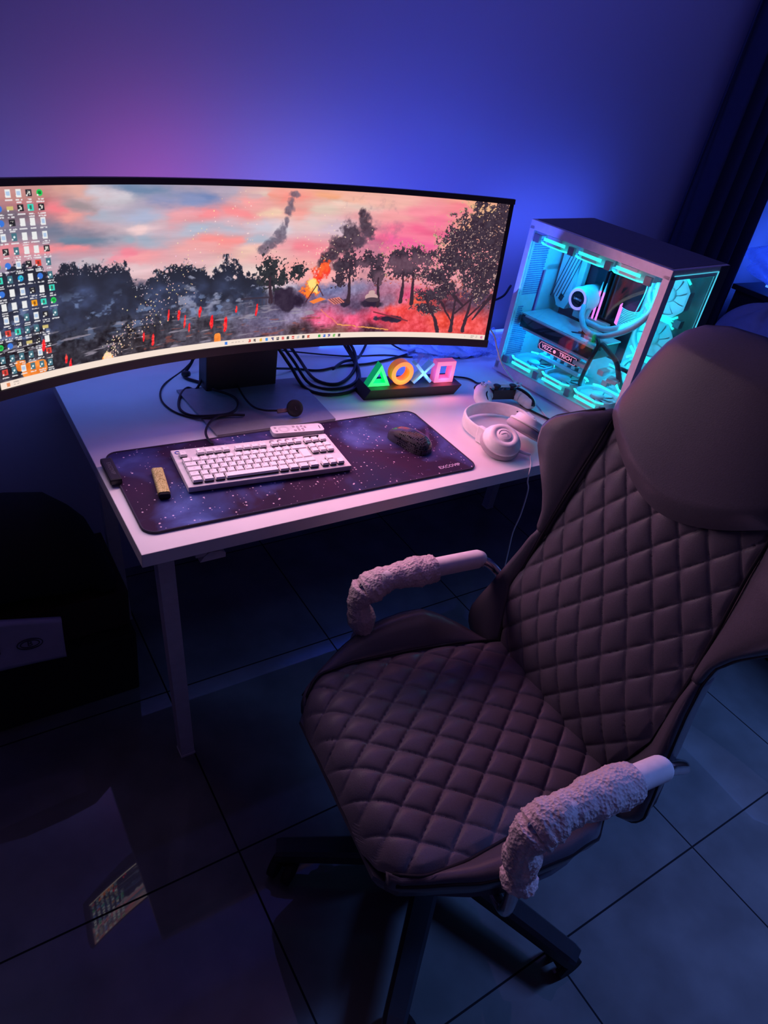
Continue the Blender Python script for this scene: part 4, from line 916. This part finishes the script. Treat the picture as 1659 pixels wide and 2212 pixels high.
cable([(.376, .423, .012), (.322, .432, .014), (.283, .407, .016), (.258, .372, .012), (.250, .335, .012), (.250, .308, .014)], .0030, 'black keyboard cable curving up from the back edge of the keyboard')
cable([(.47, .65, .010), (.430, .60, .012), (.413, .520, .012), (.414, .462, .011), (.430, .430, .014), (.455, .405, .022)], .0026, 'thin black cable joined to the round sensor puck')
cable([(.99, .42, .27), (1.042, .34, .215), (1.064, .325, .17), (1.105, .335, .12), (1.160, .355, .075), (1.212, .352, .030), (1.232, .315, .008), (1.226, .26), (1.20, .193), (1.18, .12), (1.18, .05)], .0019, 'thin pale cable curving down from the monitor in front of the computer case', 'wcable')
cable([(1.30, .80, .10), (1.36, .76, .12), (1.44, .74, .15), (1.52, .79, .17)], .0040, 'black cable between the monitor and the computer case in front of the wall')
# clear packaging film lit by the strip behind the desk
def film(u, v):
    x = lerp(1.02, 1.42, u); y = lerp(.60, .78, v)
    return (x + .01 * math.sin(9 * v + 4 * u), y, H + .004 + abs(.030 * math.sin(11 * u + 3 * math.sin(5 * v)) * math.cos(7 * v + 2 * u) + .012 * math.sin(31 * u + 17 * v)) + .03 * v * v)
fl = MB().grid(film, 60, 30, smooth=True).build('plastic_film', 'plastic_clear'); tag(fl, 'crumpled clear plastic film glowing blue behind the symbol lamp', 'plastic film')
ls = MB(); ls.box((1.18, .792, H + .006), (.80, .008, .006)); tag(ls.build('led_strip', 'blue_led'), 'blue LED strip along the rear edge of the desk', 'LED strip')

# ------------------------------------------------------------ left corner: box, parcel, bag
bx = MB().box((0, 0, .105), (.62, .30, .208), bev=.006).build('storage_box', 'bag_black', None, (-.245, .485, .001)); tag(bx, 'black box standing on the floor left of the desk', 'box')
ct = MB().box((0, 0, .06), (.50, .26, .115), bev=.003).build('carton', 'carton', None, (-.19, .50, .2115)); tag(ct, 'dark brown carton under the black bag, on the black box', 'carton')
pcl = thing('parcel', 'pale parcel with printed marks showing under the black bag', 'parcel', (-.20, .338, .2115), R(-4))
def par(u, v):
    x = lerp(-.17, .095, u); z = lerp(.006, .185 - .060 * u, v); return (x, .012 * math.sin(3 * u) * math.sin(PI * v) - .008 * math.sin(PI * v), z)
o = MB().grid(par, 24, 14).build('wrapping', 'paper', pcl); s_ = o.modifiers.new('thickness', 'SOLIDIFY'); s_.thickness = .014; s_.offset = 1
f = MB(); XF = T(0, -.012, 0, R(90), 0, 0)
f.text('1', .055, T(-.045, -.0135, .078, R(90), 0, 0), bold=.002)
for rx_, ry_ in ((.027, .016), (.020, .011)): f.tube([(.022 + rx_ * math.cos(a), -.0145, .073 + ry_ * math.sin(a)) for a in np.linspace(0, 2 * PI, 24)], .0012, n=5, sub=1)
f.text('B', .022, T(.022, -.0145, .073, R(90), 0, 0)); f.box((.072, -.012, .070), (.012, .001, .026))
f.build('printed_mark', 'ink', pcl)
prof = [(-.30, .36, .30, .10), (-.22, .40, .34, .12), (-.10, .42, .33, .13), (-.02, .38, .27, .12), (.03, .33, .18, .10), (.055, .30, .08, .06)]
rings = []
for x, zt, hgt, dep in [(-.46, .54, .14, .10), (-.38, .59, .22, .13), (-.28, .605, .25, .13), (-.16, .60, .25, .135), (-.08, .585, .25, .13), (-.03, .54, .21, .12), (.005, .49, .19, .12), (.035, .40, .10, .09), (.048, .36, .05, .05)]:
    rings.append([(x, .485 + dep * math.cos(a) * (1 + .06 * math.sin(x * 40)), max(.330, (zt - .025 - hgt / 2) + hgt / 2 * math.sin(a))) for a in [2 * PI * k / 24 for k in range(24)]])
bb = MB().loft(rings).build('bag', 'bag_black'); tag(bb, 'slumped black fabric bag lying on the boxes left of the desk', 'bag')

# ------------------------------------------------------------ right side: cabinet, lit bag, bedding
cbn = thing('cabinet', 'dark low cabinet against the right wall behind the computer case', 'cabinet', (3.38, .20, 0))
MB().box((0, 0, .44), (1.14, 1.04, .876), bev=.003).build('body', 'cabinet', cbn)
MB().box((0, 0, .889), (1.17, 1.07, .022), bev=.003).build('cabinet_top', 'cabinet', cbn)
MB().lathe([(0, 0), (.004, 0), (.004, .003), (0, .004)], 12, xf=T(-.585, .29, .835, 0, -PI / 2, 0)).build('indicator_light', 'white_led', cbn)
def sack(u, v):
    a = 2 * PI * u; t = v * PI; r_ = .5 * math.sin(t) ** .6
    w = 1 + .16 * math.sin(5 * a + 9 * v) * math.sin(t) + .08 * math.sin(11 * a - 13 * v)
    return (r_ * w * math.cos(a) * .36, r_ * w * math.sin(a) * .52, .19 * (1 - math.cos(t)) * .5 * (1 + .1 * math.sin(7 * a)))
sk = thing('plastic_bag', 'clear crumpled plastic bag with a blue light inside on the dark cabinet', 'plastic bag', (3.02, .53, .901))
MB().grid(sack, 56, 24).build('film', 'plastic_clear', sk)
f = MB().tube([(-.15, .10, .02), (-.12, -.08, .02), (-.02, -.15, .05), (.05, .02, .04), (.0, .12, .03)], .005, n=6); f.build('blue_lights', 'blue_led', sk)
bd = thing('bed', 'bed corner with pale blue bedding between the chair and the cabinet', 'bed', (2.30, 0, 0))
MB().box((.05, -.10, .20), (.76, 1.40, .38), bev=.01).build('bed_base', 'cabinet', bd)
def bedd(u, v):
    x = lerp(-.34, .44, u); y = lerp(-.80, .62, v); e_ = min(u, 1 - u, v, 1 - v)
    return (x, y, .40 + .20 * min(1, e_ / .10) ** .5 + .05 * math.sin(6 * u + 3 * v) + .02 * math.sin(17 * u - 9 * v) + (.13 * math.exp(-((u - .35) ** 2 + (v - .82) ** 2) * 14)))
MB().grid(bedd, 50, 60).build('bedding', 'cloth', bd)

def heap(u, v):
    a = 2 * PI * u; t = v * PI / 2; w = 1 + .07 * math.sin(3 * a + 4 * v) + .03 * math.sin(9 * a - 7 * v)
    return (.20 * w * math.cos(a) * math.sin(t) ** .7, .20 * w * math.sin(a) * math.sin(t) ** .7, .29 * math.cos(t) * (1 + .06 * math.sin(7 * a)))
tag(MB().grid(heap, 60, 24).build('blanket', 'cloth', None, (2.55, .38, .63)), 'crumpled pale blue blanket heaped on the bed behind the chair back', 'blanket')

# ------------------------------------------------------------ office chair (x forward, y to its left = away from the desk, z up)
ch = thing('office_chair', 'black quilted leather office chair with white bubble wrapped armrests', 'chair', (.4815, -.4401, 0), R(174.5))
def QN(p, q): # quilted height from two line coordinates
    a = abs(math.sin(PI * p)); b_ = abs(math.sin(PI * q)); return (a * b_) ** .27
# seat: s is toward the desk = -y local
def sq_w(f_): return interp(f_, [-.23, -.19, -.10, 0, .15, .22, .255, .275, .285], [.165, .182, .200, .212, .224, .219, .200, .165, .120])
def seat_pt(f_, s_, h=0.0):
    zz = .497 + .006 * math.cos(f_ * 6) - .052 * max(0, (f_ - .21) / .08) ** 2.4
    return (f_, -s_, zz + h)
def seat(u, v):
    f_ = lerp(-.235, .284, u); w = sq_w(f_); s_ = lerp(-w, w, v)
    p = f_ / .086 + s_ / .066 + .12; q = f_ / .086 - s_ / .066 + .11
    e_ = min(1, min(v, 1 - v) / .04) * min(1, (1 - u) / .03)
    return seat_pt(f_, s_, -.002 + .0125 * QN(p, q) * (.35 + .65 * e_) + .010 * (1 - (2 * v - 1) ** 2))
MB().grid(seat, 230, 190).build('seat_cushion', 'leather', ch)
# seat shell below: rounded solid
def outer_w(f_): return interp(f_, [-.23, -.18, -.13, -.07, .0, .08, .15, .22, .26, .285, .295], [.17, .195, .245, .285, .294, .288, .266, .230, .206, .17, .13])
def wing_z(f_): return interp(f_, [-.23, -.17, -.10, -.04, .04, .12, .20, .27, .295], [.485, .497, .530, .555, .550, .535, .512, .482, .440])
for sg in (1, -1):
    rings = []
    for i in range(41):
        f_ = lerp(-.225, .268, i / 40); wi = sq_w(min(f_, .284)) - .004; wo = outer_w(f_); zt = wing_z(f_)
        zin = seat_pt(f_, 0)[2] + .002; m_ = lerp(wi, wo, .62)
        rows_ = [(wi, zin - .02), (wi, zin), (lerp(wi, wo, .18), lerp(zin, zt, .25) + .003), (lerp(wi, wo, .40), lerp(zin, zt, .65) + .004), (m_, zt - .001), (lerp(wi, wo, .85), zt), (wo - .002, zt - .008), (wo, zt - .022), (wo - .006, max(zt - .050, .44)), (wo - .03, .438), (wi - .02, .435)]
        rings.append([(f_, -sg * a, b_) for a, b_ in rows_])
    MB().loft(rings).build('side_bolster', 'leather2', ch)
    pp = [(lerp(-.215, .262, i / 24), -sg * (sq_w(lerp(-.215, .262, i / 24)) - .001), seat_pt(lerp(-.215, .262, i / 24), 0)[2] + .006) for i in range(25)]
    MB().tube(pp, .0030, n=6, sub=2).build('piping', 'piping', ch)
    pp = [(f_, -sg * (outer_w(f_) - .001), wing_z(f_) - .013) for f_ in np.linspace(-.16, .262, 24)]
    MB().tube(pp, .0030, n=6, sub=2).build('piping', 'piping', ch)
f = MB()
def lo(z, k, fwd=.288):
    return [(lerp(-.22, fwd, (1 - math.cos(PI * i / 20)) / 2), -outer_w(lerp(-.22, fwd, (1 - math.cos(PI * i / 20)) / 2)) * k, z) for i in range(21)] + [(lerp(fwd, -.22, (1 - math.cos(PI * i / 20)) / 2), outer_w(lerp(fwd, -.22, (1 - math.cos(PI * i / 20)) / 2)) * k, z) for i in range(21)]
f.loft([lo(.415, .80, .26), lo(.425, .90, .272), lo(.442, .94, .282), lo(.450, .92, .280)], smooth=False); f.build('seat_shell', 'leather2', ch)
# back rest frame
t10 = R(10); BO = Vector((-.20, 0, .48)); BU = Vector((-math.sin(t10), 0, math.cos(t10))); BN = Vector((math.cos(t10), 0, math.sin(t10)))
def BP(s_, u, n=0.0):
    n2_ = n + .05 * max(0, (u - .45)) ** 1.2 * 0
    return BO + BU * u + BN * n2_ + Vector((0, -s_, 0))
def bq_w(u): return interp(u, [-.06, 0, .06, .15, .30, .40, .50, .57, .62], [.160, .172, .190, .212, .204, .195, .184, .180, .178])
def bt(s_): return .497 + .100 * min(1, abs(s_) / .19) ** 1.8          # lower edge of the head pad
def back(u, v):
    s0 = lerp(-1, 1, v); w0 = bq_w(.3); ss = s0 * .19; top_ = bt(ss) + .0
    uu = lerp(-.06, top_, u); w = bq_w(uu); s_ = s0 * w
    p = uu / .090 + s_ / .064 + .54; q = uu / .090 - s_ / .064 + .88
    e_ = min(1, min(v, 1 - v) / .04)
    return BP(s_, uu, .0105 * QN(p, q) * (.35 + .65 * e_) + .012 * (1 - s0 * s0) + .020 * math.exp(-((uu - .14) / .12) ** 2) - .004)
MB().grid(back, 260, 180).build('back_cushion', 'leather', ch)
def bo_w(u): return interp(u, [-.03, .0, .03, .08, .14, .24, .30, .34, .38, .42, .46, .49, .52, .56, .59], [.205, .265, .282, .272, .255, .232, .222, .226, .246, .276, .308, .310, .295, .240, .195])
for sg in (1, -1):
    for a0, a1, nm in ((-.028, .305, 'lower_wing'), (.297, .592, 'upper_wing')):
        rings = []; K = 26
        for i in range(K + 1):
            u = lerp(a0, a1, i / K); wi = bq_w(u) - .004; wo = bo_w(u)
            if nm == 'lower_wing' and u > .25: wi = wi + (u - .25) * .10
            e_ = min(1, min(i, K - i) / 3 + .25) if nm == 'lower_wing' else min(1, (K - i) / 4 + .2, i / 2 + .6)
            nf = interp(u, [-.03, .05, .20, .30, .36, .45, .50, .59], [.030, .034, .024, .014, .020, .038, .042, .030]) * e_
            rows_ = [(wi, -.03), (wi, .004), (lerp(wi, wo, .25), .010 + nf * .45), (lerp(wi, wo, .6), .008 + nf * .85), (lerp(wi, wo, .88), .006 + nf), (wo, nf - .006), (wo, nf - .022), (lerp(wi, wo, .8), -.030)]
            rings.append([BP(sg * a, u, b_) for a, b_ in rows_])
        MB().loft(rings).build('side_wing', 'leather2', ch)
    us = np.linspace(-.01, .585, 40)
    MB().tube([BP(sg * bo_w(u), u, interp(u, [-.03, .05, .20, .30, .36, .45, .50, .59], [.018, .022, .014, .006, .012, .028, .032, .016])) for u in us], .0032, n=6, sub=2).build('piping', 'piping', ch)
    MB().tube([BP(sg * (bq_w(u) - .001), u, .012) for u in np.linspace(-.03, .575, 30)], .0028, n=6, sub=2).build('piping', 'piping', ch)
# head pad
def hw(u): return interp(u, [.50, .56, .585, .60, .64, .70, .74, .77, .79, .805, .812], [.19, .192, .195, .192, .182, .168, .152, .130, .104, .060, .0])
def headf(sd):
    def g(u, v):
        s0 = lerp(-1, 1, v); ub = bt(s0 * .19) - .002
        # rows from the curved bottom edge to the top
        uu = lerp(ub, .812, 1 - (1 - u) ** 1.6); w = hw(max(uu, .56)); s_ = s0 * w
        ed = (1 - abs(s0) ** 3) ** .5 * min(1, (.812 - uu) / .06) ** .5 * min(1, .25 + (uu - ub) / .05) ** .5
        return BP(s_, uu, (.006 + .044 * ed) if sd > 0 else (.006 - .034 * ed))
    return g
MB().grid(headf(1), 60, 60).grid(headf(-1), 60, 60).build('head_rest', 'leather2', ch)
MB().tube([BP(s_, bt(s_) - .001, .014) for s_ in np.linspace(-.178, .178, 30)], .0030, n=6, sub=2).build('piping', 'piping', ch)
# back shell
rings = []
for u in np.linspace(-.03, .60, 36):
    w = min(bo_w(u) if u < .585 else .19, .31) - .012; rings.append([BP(w * math.cos(a), u, -.022 + .022 * math.sin(a)) for a in [2 * PI * k / 28 for k in range(28)]])
MB().loft(rings).build('back_shell', 'leather2', ch)
f = MB(); f.box((-.215, 0, .43), (.08, .10, .05), bev=.01); f.tube([(-.10, 0, .40), (-.22, 0, .40), (-.275, 0, .47), (-.30, 0, .62)], .018, n=10); f.build('back_bar', 'darkmetal', ch)
# arms: chrome tube, white pad, wrap
def rough_tube(pts, r_, amp, seed, flat=1.0, n=40, sub=26):
    P_ = catmull(pts, sub); N_ = len(P_); g_ = np.random.default_rng(seed); ph = g_.random(12) * 6; vs = []; up = Vector((0, 1, 0))
    for i, p in enumerate(P_):
        d = (P_[min(i + 1, N_ - 1)] - P_[max(i - 1, 0)]).normalized(); u_ = (up - d * up.dot(d)).normalized(); w_ = d.cross(u_); t = i / (N_ - 1)
        rr_ = r_(t) if callable(r_) else r_
        for k in range(n):
            a = 2 * PI * k / n
            l_ = t * N_ * .12
            q = rr_ * (1 + .04 * math.sin(l_ * 3 + ph[0] + 2 * a) + .02 * math.sin(5 * a - l_ * 5 + ph[1]) + .02 * math.sin(l_ * 7 + ph[2])) + amp * abs(math.sin(k * 2.05) * math.sin(i * 1.55 + (k % 2))) + amp * .5 * (g_.random() - .5)
            vs.append(p + u_ * math.cos(a) * q * flat + w_ * math.sin(a) * q)
    fs = [(i * n + k, i * n + (k + 1) % n, (i + 1) * n + (k + 1) % n, (i + 1) * n + k) for i in range(N_ - 1) for k in range(n)] + [tuple(reversed(range(n))), tuple(range((N_ - 1) * n, N_ * n))]
    return MB().addm(vs, fs, 0, True)
for sg, S_, Z_, w0, fo in ((1, .282, .662, -.045, 0), (-1, .288, .700, -.070, .010)):
    y = -sg * S_; PE = -.150 if sg > 0 else -.122; SH = lambda L: [(p[0] + fo, p[1], p[2]) for p in L]
    arm = MB().tube(SH([(.06, -sg * .12, .405), (.075, -sg * .26, .408), (.085, y, .44), (.095, y, .52), (.118, y, Z_ - .06), (.118, y, Z_ - .012), (.07, y, Z_), (-.05, y, Z_), (PE - .005, y, Z_ - .002), (PE - .05, y * .99, Z_ - .022), (-.245, y * .94, Z_ - .075), (-.27, y * .80, Z_ - .13)]), .0115, n=12).build('armrest', 'chrome', ch)
    MB().tube(SH([(.085, y, Z_ + .002), (.0, y, Z_ + .004), (-.08, y, Z_ + .004), (PE, y, Z_ + .003), (PE - .008, y, Z_ + .002)]), lambda t: .0205 * (1 if t < .93 else max(.55, 1 - ((t - .93) / .07) ** 2 * .45)), n=24, flat=1.18).build('arm_pad', 'armpad', arm)
    wr = rough_tube(SH([(w0, y, Z_ + .002), (.02, y, Z_ + .004), (.075, y, Z_ - .001), (.112, y, Z_ - .020)]), lambda t: .0265 + .003 * math.sin(t * 9), .0016, 5 + sg, 1.12)
    wr.build('bubble_wrap', 'bubble', arm)
    wr = rough_tube(SH([(.112, y, Z_ - .012), (.124, y, Z_ - .045), (.112, y, Z_ - .085), (.098, y, Z_ - .135), (.092, y, Z_ - .165)]), lambda t: .0235 + .004 * math.sin(t * 13 + 1), .0022, 15 + sg, 1.05, sub=16)
    wr.build('bubble_wrap', 'bubble', arm)
    MB().tube(SH([(-.27, y * .80, Z_ - .13), (-.285, y * .70, Z_ - .15)]), .014, n=12, sub=1).build('arm_end', 'rubber', arm)
# mechanism, gas lift, star base, castors
f = MB(); f.box((0, .02, .395), (.22, .16, .035), bev=.008); f.box((.065, .02, .398), (.04, .44, .02), bev=.004); f.build('tilt_mechanism', 'darkmetal', ch)
CX, CY = 0.0, .02
f = MB(); f.cyl((CX, CY, .22), (CX, CY, .385), .016); f.cyl((CX, CY, .085), (CX, CY, .25), .027); f.build('gas_lift', 'darkmetal', ch)
f = MB().tube([(.05, .10, .395), (.05, .20, .39), (.05, .27, .385)], .005, n=8); f.build('height_lever', 'darkmetal', ch)
st = MB().lathe([(0, .075), (.042, .075), (.046, .085), (.046, .112), (.036, .122), (0, .122)], 30, xf=T(CX, CY, 0)).build('base_hub', 'darkmetal', ch)
ang = [R(150 - 174.5 + 72 * k) for k in range(5)]
for a in ang:
    d = Vector((math.cos(a), math.sin(a), 0)); w = Vector((-d.y, d.x, 0)); rings = []
    for r_, hw_, zt, zb in ((.030, .028, .118, .080), (.12, .027, .114, .078), (.25, .024, .104, .070), (.335, .0225, .096, .064), (.350, .020, .090, .066)):
        c = Vector((CX, CY, 0)) + d * r_
        rings.append([c + w * x + Vector((0, 0, z)) for x, z in ((-hw_, zb), (-hw_, lerp(zb, zt, .75)), (-hw_ * .7, zt), (hw_ * .7, zt), (hw_, lerp(zb, zt, .75)), (hw_, zb))])
    MB().loft(rings, smooth=False).build('base_leg', 'darkmetal', ch)
    c = Vector((CX, CY, 0)) + d * .322; k_ = Vector((math.cos(a + 1.1), math.sin(a + 1.1), 0)); ax = Vector((-k_.y, k_.x, 0)); cw = c + k_ * .016
    f = MB().cyl((c.x, c.y, .045), (c.x, c.y, .085), .007, n=10)
    f.cyl(cw + ax * .009 + Vector((0, 0, .0285)), cw + ax * .026 + Vector((0, 0, .0285)), .0280, n=22); f.cyl(cw - ax * .026 + Vector((0, 0, .0285)), cw - ax * .009 + Vector((0, 0, .0285)), .0280, n=22)
    f.box((c.x, c.y, .046), (.030, .030, .018), bev=.004)
    f.build('castor', 'rubber', ch)
